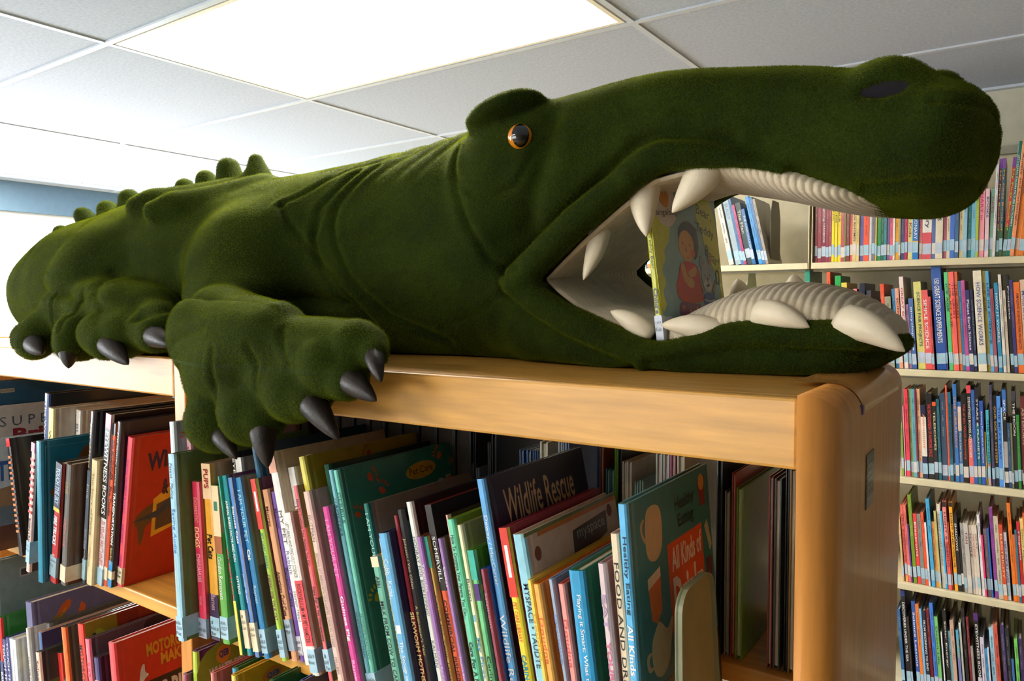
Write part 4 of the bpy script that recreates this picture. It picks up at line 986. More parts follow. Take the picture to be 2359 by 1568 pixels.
 'silkblue': ((112, 190, 214), (70, 140, 170), 'thin sky-blue book between the black book and the white beekeeping book', [('T', 'JOHNSON', .9, .74, .2, .8, (40, 90, 120), 0), ('T', 'SILKWORMS', .55, .36, .05, .95, (200, 226, 236), .02)]),
 'hooray': ((222, 220, 212), (36, 34, 36), 'white-spined black-covered book lettered Hooray for Beekeeping', [('T', 'HOORAY FOR BEEKEEPING!', .84, .48, .25, .75, (90, 90, 96), .0), ('T', 'KALMAN', .37, .25, .25, .75, (100, 100, 110), 0), ('CT', 'COOL CAREERS', .70, .86, .98, .9, (96, 90, 92), .0), ('CP', [(.3, .75), (.38, .8), (.36, .74), (.42, .7), (.36, .68), (.38, .6), (.32, .66), (.26, .66)], (90, 130, 60)), ('CP', [(.4, .85), (.43, .92), (.45, .86), (.5, .9), (.47, .82)], (50, 60, 110))]),
 'tarantula': ((152, 106, 168), (110, 66, 40), 'purple-spined book lettered Tarantulas', [('T', 'Tarantulas', .86, .72, .25, .75, WH, .0), ('T', 'Joanne Randolph', .42, .24, .25, .75, (216, 190, 226), 0), ('E', .3, .5, .2, .2, (60, 40, 26))]),
 'hermit': ((204, 166, 84), (120, 100, 60), 'thin tan book with teal top about a hermit crab', [('S', 0, 1, .84, 1, (40, 140, 120)), ('T', 'Caring for Your Hermit Crab', .7, .1, .2, .8, (80, 60, 30), .01)]),
 'fisher': ((226, 96, 58), (120, 30, 20), 'orange-and-black-spined book lettered Commercial Fisher', [('S', 0, 1, .62, 1, (34, 30, 30)), ('C', 0, 1, .66, 1, (36, 32, 32)), ('T', 'SOMERVILL', .86, .66, .25, .75, WH, .01), ('T', 'COMMERCIAL FISHER', .58, .22, .2, .7, (60, 30, 24), .02)]),
 'snakes': ((154, 110, 168), (84, 60, 40), 'purple-spined book lettered Snakes', [('T', 'Snakes', .86, .76, .25, .75, WH, .0), ('T', 'Joanne Randolph', .42, .24, .25, .75, (216, 190, 226), 0)]),
 'pinkthin': ((216, 166, 152), (60, 40, 32), 'thin dusty-pink spine behind the mint-green book', [('T', 'CHAMELEONS', .9, .5, .2, .8, (120, 60, 50), 0)]),
 'chameleon': ((110, 206, 168), (128, 160, 36), 'mint-green-spined book about caring for a pet chameleon', [('T', 'How To Convince Your Parents You Can...', .93, .56, .3, .75, (30, 60, 50), .02), ('T', 'Care For A Pet Chameleon', .46, .1, .25, .8, (30, 60, 50), .03)]),
 'firstfish': ((224, 218, 178), (168, 166, 100), 'cream-spined book lettered My First Fish', [('T', 'Bozzo', .76, .66, .25, .75, (60, 60, 90), .0), ('T', 'My First Fish', .50, .22, .2, .8, (90, 150, 190), .03), ('CT', 'My F', .45, .86, .8, .93, (30, 36, 70), .02), ('E', .5, .66, .1, .07, (40, 120, 140)), ('S', .3, .7, .57, .6, (110, 170, 200))]),
 'caringfish': ((106, 190, 130), (74, 130, 26), 'green-spined book lettered Caring for Your Fish in script', [('S', 0, 1, .86, 1, (50, 170, 150)), ('S', .1, .9, .76, .84, (70, 40, 110)), ('CP', [(.02, .8), (.05, .8), (.05, .83), (.02, .83)], (200, 170, 60)), ('T', 'Caring for Your Fish', .50, .05, .2, .8, (24, 50, 40), .02)]),
 'flashy': ((148, 62, 84), (40, 80, 160), 'maroon-spined book with blue cover lettered Flashy Fish', [('T', 'Salzmann', .88, .70, .25, .75, (206, 140, 150), 0), ('T', 'Flashy Fish', .40, .15, .25, .75, (226, 170, 180), 0)]),
 'wildlife': ((94, 160, 214), (40, 38, 62), 'large navy book with sky-blue spine lettered Wildlife Rescue', [('T', 'Dewey / MacCarter', .87, .62, .25, .75, WH, .0), ('T', 'Wildlife Rescue', .52, .18, .15, .85, WH, .0), ('CT', 'Wildlife Rescue', .14, .815, .84, .94, (206, 178, 132), .012), ('CT', 'The Work of Dr. Kathleen Ramsay', .28, .75, .80, .80, (176, 132, 60), .0)]),
 'fishlib': ((234, 208, 60), (134, 18, 44), 'yellow-spined maroon book with red top lettered Caring for Your Fish', [('S', 0, 1, .72, 1, (210, 50, 36)), ('S', .3, .7, .80, .93, WH), ('CP', [(.0, .8), (.002, .8), (.002, .82)], (210, 50, 36)), ('T', 'PET CARE LIBRARY', .70, .54, .25, .7, (200, 70, 40), .01), ('T', 'CARING FOR YOUR FISH', .49, .12, .2, .75, (30, 140, 150), .03)]),
 'myspace': ((142, 198, 214), (196, 172, 150), 'light blue thick book with beige cover showing a brown spotted lettered patch', [('S', 0, 1, 0, .40, (222, 208, 190)), ('T', 'MYSPACE \u2022 TAUDTE', .80, .46, .3, .75, (40, 60, 70), .01), ('T', 'MYSPACE / OURPLANET', .33, -.05, .15, .8, K, .01), ('C', 0, 1, .985, 1, (98, 118, 66)), ('C', .12, 1, .965, .985, (186, 106, 40)), ('E', .10, .90, .03, .03, (120, 66, 50)), ('E', .90, .93, .03, .03, (110, 60, 50)), ('CP', [(.44, .80), (.46, .92), (.86, .94), (.84, .84), (.6, .80)], (66, 50, 40)), ('CT', 'myspace', .50, .86, .82, .91, (150, 150, 150), .0), ('CP', [(.42, .76), (.6, .82), (.7, .76), (.92, .84), (.9, .74), (.5, .7)], (90, 126, 40)), ('CP', [(.14, .70), (.2, .79), (.24, .73), (.30, .81), (.32, .72), (.38, .75), (.36, .63), (.16, .61)], (222, 190, 40))]),
 'subcoins': ((236, 206, 86), (216, 176, 60), "pale yellow book lettered Let's Subtract Coins", [('T', 'Doudna', .84, .62, .2, .7, (206, 160, 50), 0), ('T', "Let's Subtract Coins", .40, -.02, .2, .75, (70, 50, 30), .0)]),
 'addcoins': ((240, 172, 82), (230, 120, 28), "orange book lettered Let's Add Coins", [('T', 'Doudna', .84, .62, .2, .7, (214, 90, 50), 0), ('T', "Let's Add Coins", .40, .05, .2, .75, (70, 40, 20), .0), ('CP', [(.15, .9), (.3, .95), (.3, .75), (.22, .6)], (60, 120, 60))]),
 'subbills': ((152, 168, 190), (120, 140, 170), "grey-blue book lettered Let's Subtract Bills", [('T', 'Doudna', .84, .62, .2, .7, (100, 130, 190), 0), ('T', "Let's Subtract Bills", .40, .0, .2, .75, (40, 40, 60), .0)]),
 'addmoney': ((236, 152, 142), (200, 80, 70), "salmon book lettered Let's Add Money", [('T', 'Doudna', .84, .62, .2, .7, (206, 70, 70), 0), ('T', "Let's Add Money", .40, .05, .2, .75, (70, 30, 30), .0)]),
 'smart': ((38, 146, 194), (8, 112, 84), 'thick blue book with green cover about what to do on your own', [('T', "Playing it Smart: What to Do When You're on Your Own", .90, .02, .35, .7, WH, .01), ('C', .3, 1, .0, .97, (206, 190, 140)), ('CP', [(.42, .55), (.5, .7), (.54, .68), (.48, .5)], (140, 50, 40)), ('CP', [(.4, .85), (.42, .95), (.5, .96), (.44, .84)], (150, 90, 50)), ('E', .48, .35, .04, .08, (60, 50, 50)), ('E', .5, .1, .06, .1, (110, 60, 40))]),
 'eatwords': ((216, 192, 194), (160, 130, 132), 'pale pink thin book hand-lettered Eat Your Words', [('T', 'EAT', .88, .74, .15, .75, (176, 150, 176), .03), ('T', 'YOUR', .70, .54, .15, .75, (200, 110, 140), .03), ('T', 'WORDS', .50, .30, .15, .75, (140, 160, 190), .03), ('T', 'Jones', .17, .03, .2, .75, (170, 140, 150), 0)]),
 'fooddrink': ((226, 206, 172), (206, 160, 140), 'cream book lettered Food and Drink', [('T', 'FOOD AND DRINK', .90, .40, .22, .72, K, .0)]),
 'drinks': ((92, 178, 224), (52, 122, 128), 'teal picture book with sky-blue spine and an orange panel lettered All Kinds of Drinks', [('T', 'Healthy Eating', .90, .66, .25, .75, (24, 40, 60), .01), ('T', 'All Kinds of Drinks', .63, .30, .2, .8, WH, .02), ('T', 'Susan Martineau', .27, .03, .25, .75, (50, 70, 90), .0), ('C', .40, .86, .46, .80, (214, 84, 34)), ('CT', 'Healthy', .52, .88, .78, .94, (30, 44, 46), .02), ('CT', 'Eating', .55, .82, .76, .88, (30, 44, 46), .02), ('CT', 'All Kinds of', .44, .70, .84, .78, WH, .03), ('CT', 'Drinks', .44, .53, .84, .68, WH, .04),
    ('CP', [(.16, .80), (.17, .93), (.22, .96), (.34, .95), (.36, .88), (.34, .80), (.26, .77)], (196, 172, 132)), ('CP', [(.17, .84), (.12, .88), (.12, .92), (.16, .93), (.165, .92), (.14, .91), (.14, .88), (.17, .86)], (180, 156, 118)),
    ('CP', [(.18, .60), (.16, .73), (.30, .745), (.29, .61), (.23, .58)], (222, 110, 50)), ('CP', [(.16, .70), (.16, .735), (.30, .75), (.30, .72)], (224, 200, 170)),
    ('CP', [(.16, .43), (.15, .53), (.22, .57), (.25, .585), (.28, .57), (.34, .53), (.40, .57), (.41, .55), (.37, .49), (.34, .43), (.25, .40)], (206, 180, 140)), ('CP', [(.15, .51), (.09, .51), (.10, .45), (.16, .45), (.16, .46), (.12, .465), (.115, .495), (.15, .5)], (196, 170, 130)),
    ('C', .12, 1, 0, .38, (34, 24, 20)), ('CP', [(.45, .0), (.40, .12), (.5, .2), (.62, .16), (.6, .0)], (170, 140, 40)), ('CP', [(.86, .86), (.84, .96), (.94, .965), (.93, .86)], (130, 40, 30)), ('E', .89, .945, .04, .03, (196, 150, 80)), ('CP', [(.90, .78), (.96, .68), (.99, .70), (.94, .80)], (180, 180, 150)), ('CP', [(.90, .58), (.89, .66), (.97, .66), (.96, .57)], (100, 40, 60)), ('E', .93, .33, .05, .06, (150, 100, 70))]),
 # ---- left unit, upper shelf
 'bigblue': ((40, 84, 112), (36, 78, 106), 'oversize blue book at the left edge under the bookcase top', [('C', .22, .36, .93, .955, (170, 160, 140)), ('CT', 'KINGFISHER', .23, .936, .35, .95, (60, 50, 50), 0)]),
 'super': ((190, 184, 176), (182, 174, 166), 'large grey book lettered Super Bridges at the left edge', [('CT', 'S U P E R', .1, .86, .5, .93, (70, 86, 100), .0), ('CT', 'Bridges', .18, .72, .7, .84, (130, 34, 44), .04)]),
 'bridge': ((176, 190, 206), (186, 196, 204), 'pale blue book with an autumn painting at the left edge', [('CT', 'The', .12, .62, .34, .8, (60, 90, 150), .03), ('C', 0, 1, .0, .22, (96, 62, 50)), ('C', 0, 1, .22, .5, (104, 116, 128)), ('CP', [(.05, .4), (.1, .55), (.3, .58), (.5, .5), (.45, .38)], (150, 120, 90))]),
 'stripes': ((36, 30, 30), (34, 28, 26), 'thin black book with orange diagonal stripes on its spine, left of the striped road book', [('S', 0, 1, .93, 1, (216, 60, 66))] + [('S', .1, .9, .2 + .045 * k, .22 + .045 * k, (226, 140, 96)) for k in range(15)]),
 'castles': ((70, 90, 140), (22, 22, 26), 'tall black book with blue spine lettered The World of Castles', [('T', 'The World of Castles', .95, .4, .25, .75, WH, .01), ('CT', 'THE WORLD OF', .45, .86, .75, .92, (96, 90, 86), .0)]),
 'why': ((226, 214, 150), (196, 184, 166), 'cream book with yellow spine and a zigzag-lettered box on its cover', [('T', 'Why It Works', .85, .4, .25, .75, (90, 90, 60), 0), ('CT', 'W', .5, .76, .8, .9, (40, 38, 40), .05), ('C', .38, .385, .5, .94, (80, 84, 96)), ('C', .38, .95, .935, .94, (80, 84, 96))]),
 'bone': ((220, 214, 206), (206, 192, 170), 'cream-covered book with white spine and a large blue letter C', [('T', 'BUILDINGS', .9, .5, .25, .75, (110, 110, 130), 0), ('CT', 'C', .18, .78, .5, .95, (60, 80, 116), .0)]),
 'road': ((222, 190, 180), (50, 44, 44), 'thin book with red-and-white striped spine lettered Building a Road', [('S', 0, 1, .93, 1, (216, 90, 110)), ('T', 'Building a Road', .42, .22, .2, .8, K, .02), ('L', .07, .24, LBL, ('J625.7', 'Mac'), .4)] + [('S', .0, 1, .46 + .05 * k, .48 + .05 * k, (196, 60, 50)) for k in range(9)]),
 'simon': ((22, 122, 150), (24, 106, 130), 'tall teal book with small carved figures on its cover', [('S', .2, .26, 0, 1, (90, 180, 200)), ('C', .08, .083, .03, .97, (80, 150, 160)), ('C', .08, .9, .955, .958, (80, 150, 160)), ('CT', 'SIMON MUGFORD', .25, .60, .62, .64, (120, 170, 180), .0, -1.57), ('CP', [(.6, .85), (.7, .92), (.85, .94), (.8, .86), (.68, .82)], (110, 70, 40)), ('CP', [(.22, .68), (.26, .76), (.36, .8), (.4, .72), (.34, .64)], (70, 56, 50)), ('CP', [(.14, .64), (.3, .68), (.36, .6), (.2, .58)], (120, 70, 34))]),
 'firetruck': ((170, 30, 30), (40, 36, 40), 'red-spined book with black top lettered Fire Trucks', [('S', 0, 1, .62, 1, (40, 40, 50)), ('S', 0, 1, .60, .63, (214, 180, 50)), ('T', 'TOUCH THE SKY', .96, .66, .15, .8, (160, 180, 210), .02), ('T', 'FIRE TRUCKS', .56, .32, .2, .75, WH, .03), ('T', 'ROBERTS', .24, .16, .3, .7, WH, 0), ('L', .05, .22, (130, 150, 160), ('J629.9', 'Rob'), .02)]),
 'brownfire': ((96, 92, 88), (74, 50, 34), 'brown-covered book with grey spine beside the fire truck book', [('T', 'LOVE', .85, .76, .3, .8, (190, 150, 90), 0), ('T', 'FIREHOUSE', .55, .32, .25, .75, (190, 110, 90), .0), ('CT', 'F', .55, .1, .9, .38, (196, 70, 40), .02), ('C', .5, .95, .40, .41, (190, 160, 60)), ('L', .03, .16, CRM, (), .35)]),
 'state': ((52, 56, 66), (30, 32, 38), 'tall black-and-grey spine lettered Fire', [('S', 0, 1, .2, .66, (96, 106, 122)), ('T', 'State-of-Need', .93, .68, .25, .75, (214, 170, 110), .0), ('T', 'Fire', .58, .5, .25, .75, WH, .0), ('T', 'Sean Connolly', .32, .14, .25, .75, WH, 0), ('L', .02, .14, LBL, (), .25)]),
 'creamthin': ((224, 206, 160), (190, 166, 120), 'thin cream book left of the black-and-white eyewitness-style spine', [('T', 'The Story of Flying', .9, .4, .3, .7, (130, 110, 80), 0), ('T', 'Chapman', .3, .15, .3, .7, (130, 110, 80), 0)]),
 'flying': ((210, 206, 206), (22, 20, 22), 'black-covered book with red-topped spine lettered Flying Machines', [('S', 0, 1, .40, .92, (24, 22, 24)), ('S', 0, 1, .92, 1, (222, 70, 86)), ('T', 'EYEWITNESS BOOKS', .90, .42, .15, .85, WH, .02), ('T', 'FLYING MACHINES', .38, .12, .15, .85, (200, 90, 100), .0), ('CT', 'EYEWITNESS', .5, .87, .98, .93, (150, 140, 130), .0), ('E', .28, .9, .12, .035, (120, 96, 90)), ('CT', 'DK', .22, .88, .36, .925, (140, 40, 40), .02), ('L', .0, .1, LBL, (), .02)]),
 'bigmach': ((232, 90, 50), (150, 60, 36), 'thin orange-red spine lettered Big Machines Fire Trucks', [('S', 0, 1, .93, 1, K), ('T', 'BIG MACHINES', .90, .66, .15, .85, (60, 30, 24), .03), ('T', 'Fire Trucks', .62, .44, .15, .85, (60, 30, 24), .02), ('T', 'David and Penny Glover', .36, .16, .2, .8, (110, 40, 24), 0), ('L', .04, .12, CRM, (), .02)]),
 'transport': ((24, 24, 26), (30, 34, 50), 'black spine lettered Transportation left of the red wings book', [('S', 0, 1, .0, .16, (40, 130, 190)), ('T', '21st-century science', .94, .62, .2, .7, WH, .0), ('T', 'TRANSPORTATION', .58, .26, .2, .8, WH, .03), ('T', 'Robin Kerrod', .24, .14, .25, .75, (220, 200, 120), 0), ('CP', [(.3, .86), (.5, .92), (.7, .9), (.95, .95), (.9, .86), (.6, .84)], (150, 140, 130)), ('L', .05, .1, CRM, (), .02)]),
 'wings': ((236, 88, 104), (176, 36, 18), 'red book lettered Wings with a flying machine on its cover', [('T', 'WINGS, WHEELS & SAILS', .86, .5, .25, .75, (150, 60, 140), 0), ('T', 'KALMAN', .42, .3, .25, .75, (170, 60, 130), 0), ('T', 'CRABTREE', .22, .13, .25, .75, (170, 60, 130), 0), ('CT', 'Wings', .32, .72, .95, .88, (30, 24, 66), .04, .12, .15), ('CT', '&', .55, .58, .66, .69, (40, 24, 50), .04), ('CP', [(.12, .42), (.2, .5), (.9, .62), (.95, .5), (.3, .40), (.3, .3), (.22, .24), (.2, .38)], (92, 66, 36)), ('CP', [(.42, .30), (.42, .56), (.8, .66), (.95, .6), (.95, .36)], (214, 166, 40)), ('CP', [(.48, .34), (.48, .52), (.95, .58), (.95, .38)], (76, 62, 50)), ('CP', [(.1, .43), (.5, .48), (.95, .62), (.95, .56), (.5, .43)], (46, 60, 76)), ('L', .02, .13, CRM, ('629', '.04'), .02)]),
 # ---- left unit, lower shelf
 'football': ((90, 40, 36), (70, 40, 40), 'dark patterned football book at the lower left edge', [('E', .3, .9, .1, .05, (110, 110, 130)), ('E', .5, .95, .1, .04, (120, 50, 44)), ('CT', 'T', .55, .76, .68, .93, (60, 80, 130), .05), ('E', .2, .5, .16, .1, (170, 150, 120)), ('E', .2, .2, .16, .1, (150, 60, 50))]),
 'greybook': ((120, 142, 148), (112, 130, 130), 'grey-green tall book standing under the left shelf', [('C', .38, .52, .86, .92, (150, 150, 140)), ('C', .40, .50, .87, .91, (60, 56, 56))]),
 'green': ((196, 40, 36), (36, 110, 36), 'green-covered book with red spine top on the lower left shelf', [('S', 0, 1, 0, .6, (40, 60, 120)), ('T', 'BACKHOES', .5, .2, .2, .8, WH, .02), ('CP', [(.2, .7), (.5, .9), (.55, .8), (.3, .62)], (70, 140, 50)), ('E', .4, .62, .08, .06, (150, 150, 130))]),
 'navyone': ((60, 66, 120), (50, 56, 100), 'navy spine with white lettering, left of its twin on the lower left shelf', [('T', 'TOUCH THE SKY', .95, .3, .2, .8, (190, 200, 220), .02)]),
 'navytwo': ((62, 68, 124), (50, 56, 100), 'navy spine with white lettering, right of its twin on the lower left shelf', [('T', 'TOUCH THE SEA', .95, .3, .2, .8, (190, 200, 220), .02)]),
 'whitesketch': ((204, 206, 208), (190, 190, 194), 'white book with pencil sketch spine on the lower left shelf', [('S', .2, .3, .2, .8, (150, 150, 156)), ('S', .6, .66, .3, .9, (160, 160, 166))]),
 'speed': ((104, 104, 140), (104, 96, 128), 'lavender book with a flame banner lettered Speed', [('S', 0, .6, .3, .75, K), ('T', 'SPEED', .70, .48, .1, .8, (222, 206, 50), .03), ('CP', [(.12, .74), (.22, .83), (.32, .80), (.42, .84), (.55, .93), (.72, .95), (.7, .88), (.55, .84), (.42, .76), (.3, .74), (.2, .72)], (196, 84, 30)), ('CP', [(.2, .77), (.4, .80), (.62, .90), (.6, .87), (.4, .76)], (206, 130, 30)), ('CT', 'SPEED', .36, .79, .62, .84, (110, 110, 30), .03, .25), ('CP', [(.75, .75), (.9, .9), (.98, .86), (.92, .74)], (206, 90, 34))]),
 'whitethin': ((222, 218, 206), (190, 186, 180), 'thin white book lettered Quarterback, left of the quilt-cover book', [('T', 'QUARTERBACK', .75, .3, .2, .8, (50, 50, 60), .01)]),
 'greyphoto': ((110, 106, 104), (74, 70, 64), 'dark grey photo book behind the quilt-cover book', [('C', .03, .035, 0, 1, (140, 136, 130))]),
 'quilt': ((62, 100, 150), (176, 140, 124), 'blue-spined book with purple band and red checked quilt cover', [('C', 0, 1, .80, 1, (66, 50, 86)), ('C', 0, .1, 0, .8, (56, 80, 120)), ('C', .18, .34, .5, .72, (176, 56, 34)), ('C', .34, .5, .28, .5, (176, 56, 34)), ('C', .5, .505, .2, .8, (150, 80, 70)), ('E', .8, .88, .12, .06, (170, 60, 44)), ('E', .7, .8, .08, .05, (186, 130, 50))]),
 'navydark': ((40, 44, 66), (44, 46, 72), 'dark navy book with red top edge, left of the cream-spined colour-block book', [('S', 0, 1, .88, 1, (200, 60, 66)), ('S', 0, 1, .74, .86, (206, 200, 170)), ('S', 0, 1, .62, .73, (50, 150, 210))]),
 'schaefer': ((232, 196, 176), (56, 54, 48), 'cream-spined book with green and red blocks on a dark cover', [('T', 'Schaefer', .92, .62, .2, .8, (60, 50, 50), .01), ('C', .12, .6, .3, .7, (76, 96, 44)), ('C', .3, .5, .6, .9, (190, 70, 40)), ('C', .02, .3, .45, .62, (70, 90, 110))]),
 'redpair': ((206, 50, 40), (36, 60, 44), 'small red book behind the cream-spined colour-block book', [('CP', [(.0, .7), (.1, .9), (.12, .7)], WH)]),
 'orangegrey': ((214, 100, 40), (84, 78, 64), 'tall book with thin orange spine and grey-brown cover', [('S', .0, .5, 0, 1, (224, 120, 50)), ('CT', 'Gail Saunders-Smith, PhD, Consulting Editor', .45, .55, 1.2, .57, (140, 140, 60), .0, -1.57)]),
 'motor': ((222, 56, 46), (130, 44, 22), 'red-spined book lettered Motorcycles with yellow and red photo cover', [('T', 'MOTORCYCLES', .86, .5, .2, .75, (60, 20, 24), .02), ('C', .03, .45, .76, 1, (140, 120, 30)), ('C', .45, 1, .80, 1, (150, 50, 26)), ('E', .2, .86, .1, .08, (150, 150, 40)), ('E', .14, .90, .03, .02, (40, 36, 30)), ('C', 0, 1, .755, .76, (170, 130, 90)), ('CT', 'MIGHTY MACHINES', .6, .88, 1.0, .92, (60, 24, 20), .0)]),
 'pinkraby': ((238, 120, 140), (80, 66, 72), 'pink-spined book with grey cover beside the motorcycles book', [('T', 'RABY', .84, .70, .2, .8, (176, 60, 90), 0), ('E', .55, .88, .2, .06, (30, 26, 30)), ('E', .8, .95, .15, .05, (40, 34, 36))]),
 'navysmall': ((58, 58, 110), (46, 34, 52), 'short navy-spined book left of the drag bikes book', [('S', .1, .9, .72, .84, (200, 150, 130)), ('T', 'Passion', .6, .3, .2, .8, WH, .02)]),
 'dragbikes': ((236, 76, 84), (190, 40, 22), 'red book with silver flames and a black panel lettered Drag Bikes', [('T', 'DRAG BIKES', .62, .36, .2, .8, (240, 200, 190), .02), ('CT', 'MOTORCYCLE', .36, .845, 1.0, .925, (200, 146, 30), .04), ('CT', 'MAKERS', .52, .765, .95, .84, (206, 150, 36), .04), ('C', .10, 1, .2, .70, (36, 24, 22)), ('CT', 'DRAG BIKES', .16, .55, 1.0, .67, (214, 204, 190), .05),
    ('CP', [(.06, .5), (.12, .62), (.2, .64), (.28, .60), (.36, .68), (.44, .70), (.52, .66), (.62, .72), (.52, .60), (.44, .56), (.42, .63), (.34, .56), (.26, .54), (.16, .52)], (40, 30, 34)), ('CP', [(.07, .505), (.12, .6), (.2, .625), (.28, .585), (.36, .665), (.44, .685), (.52, .65), (.58, .68), (.50, .62), (.43, .61), (.34, .575), (.26, .555), (.16, .53)], (206, 200, 190)), ('CP', [(.24, .68), (.28, .80), (.33, .82), (.32, .76), (.38, .74), (.3, .72), (.28, .66)], (206, 200, 190))]),
 # ---- right unit, lower shelf
 'purplesmall': ((150, 80, 110), (90, 50, 80), 'small mauve book left of the lime-green lunch book', [('T', 'LUNCH BOX', .9, .5, .2, .8, WH, .0)]),
 'lunch': ((170, 196, 60), (84, 38, 92), "lime-and-purple book lettered What's for Lunch?", [('T', "WHAT'S FOR LUNCH?", .75, .3, .2, .8, (60, 80, 20), .03), ('CP', [(.0, .72), (.0, 1.0), (.93, 1.0), (.97, .95), (.93, .86), (.8, .79), (.5, .73), (.3, .715)], (136, 160, 40)), ('E', .46, .94, .13, .045, (214, 150, 40)), ('CT', 'QEB', .38, .92, .55, .96, (60, 80, 150), .04), ('CT', "WHAT'S FOR", .2, .845, .85, .895, WH, .04), ('CT', 'LUNCH?', .36, .775, .8, .825, WH, .04), ('E', .5, .62, .2, .05, (150, 176, 60))]),
 'pinklow': ((232, 130, 130), (196, 96, 90), 'salmon-pink book on the lower shelf right of the lunch book', [('C', .1, 1, .5, .93, (60, 50, 60)), ('E', .5, .85, .2, .05, (180, 60, 50))]),
 'bluelow': ((60, 150, 190), (40, 90, 50), 'blue-spined book with green cover behind the yellow book on the lower shelf', []),
 'yellowlow': ((226, 196, 90), (204, 156, 30), 'yellow book with an orange oval logo on the lower shelf', [('E', .5, .93, .14, .035, (206, 120, 40)), ('CT', 'QEB', .42, .915, .60, .945, (60, 80, 150), .04), ('CT', 'FOR', .62, .87, .86, .91, (176, 150, 90), .04)]),
 'greenlow': ((40, 110, 60), (20, 84, 40), 'dark green book on the lower shelf under the hamster books', [('CT', 'WHAT IS', .5, .9, .95, .95, (190, 190, 170), .02)]),
 'navylow': ((36, 40, 90), (30, 34, 84), 'navy book with an orange ornament on the lower shelf', [('E', .5, .95, .12, .02, (176, 110, 30))]),
}
YSC = {'simon': .42, 'wings': .47, 'dragbikes': .66, 'brownfire': .4, 'motor': .6, 'speed': .42, 'lunch': .46, 'bone': .45, 'why': .45, 'flying': .62, 'transport': .62, 'castles': .7, 'quilt': .6, 'labrador': .6, 'yellowlow': .6, 'schaefer': .6, 'firstfish': .6, 'pinkraby': .7, 'football': .5, 'greybook': .6, 'bigblue': .6, 'greenlow': .6}
def squeeze(k, ops):                         # artwork sits nearer the spine than the full width of the board
    out = []
    for o in ops:
        if k == 1: return ops
        if o[0] == 'C' and o[2] < 1: out.append(('C', o[1] * k, o[2] * k) + tuple(o[3:]))
        elif o[0] == 'CT': out.append(('CT', o[1], o[2] * k, o[3], o[4] * k if len(o) < 9 or abs(o[8]) < 1 else o[2] * k + o[4] - o[2]) + tuple(o[5:]))
        elif o[0] == 'CP': out.append(('CP', [(y * k, v) for y, v in o[1]], o[2]))
        elif o[0] in ('E',): out.append(('E', o[1] * k, o[2], o[3] * k) + tuple(o[4:]))
        elif o[0] == 'PAW': out.append(('PAW', o[1] * k) + tuple(o[2:]))
        else: out.append(o)
    return out
GR = {'A': 'pet and food books on the upper shelf under the crocodile', 'D': 'machine and building books on the upper left shelf', 'F': 'motorcycle books on the lower left shelf', 'G': 'books on the lower right shelf'}
for rk, (zs, row) in ROWS.items():
    for key, (x, y, t, h, d, ln) in row.items():
        sp, cv, lb, ops = STY[key]
        make_book(lb, (x, y, zs + .0006), ln, t, h, d, sp, cv, squeeze(YSC.get(key, 1), ops), GR[rk])
# rear-side books: fore edges towards us
NAMES = [((24, 26, 28), 'black'), ((60, 60, 60), 'charcoal'), ((130, 130, 130), 'grey'), ((200, 196, 186), 'off-white'), ((40, 84, 140), 'blue'), ((120, 140, 175), 'steel blue'), ((30, 40, 60), 'navy'), ((28, 104, 108), 'teal'), ((110, 170, 20), 'lime'), ((30, 90, 50), 'dark green'), ((90, 160, 90), 'green'), ((140, 140, 70), 'olive'), ((150, 45, 30), 'rust red'), ((200, 40, 50), 'red'), ((130, 30, 60), 'maroon'), ((220, 110, 50), 'orange'), ((230, 200, 60), 'yellow'), ((190, 160, 110), 'tan'), ((225, 140, 150), 'pink'), ((190, 70, 130), 'magenta'), ((110, 70, 150), 'purple'), ((120, 180, 215), 'light blue'), ((200, 150, 120), 'peach'), ((100, 70, 50), 'brown'), ((225, 215, 190), 'cream')]
def cname(c): return min(NAMES, key=lambda n: sum((a - b) ** 2 for a, b in zip(n[0], c)))[1]
ORD = ['first', 'second', 'third', 'fourth', 'fifth', 'sixth', 'seventh', 'eighth', 'ninth', 'tenth', 'eleventh', 'twelfth', 'thirteenth', 'fourteenth', 'fifteenth', 'sixteenth', 'seventeenth', 'eighteenth', 'nineteenth', 'twentieth']
def ordw(k):
    tens = {2: 'twenty', 3: 'thirty', 4: 'forty', 5: 'fifty'}
    if k < 20: return ORD[k]
    q, r = divmod(k + 1, 10)
    return (tens[q] + '-' + ORD[r - 1]) if r else {20: 'twentieth', 30: 'thirtieth', 40: 'fortieth', 50: 'fiftieth'}[k + 1]
for k, (x, t, zt, c) in enumerate(REAR):
    h = zt - SH_B[0] - .0006; dk = tuple(max(10, int(q * .55)) for q in c)
    b = make_book('%s book turned fore-edge forward, %s from left on the rear side of the bookcase' % (cname(c), ordw(k)), (x + t, 1.015, SH_B[0] + .0006), 0, t, h, .17, c, c, [], 'books facing the far side of the bookcase', math.pi, (206, 192, 164) if sum(c) > 170 else (58, 50, 44))
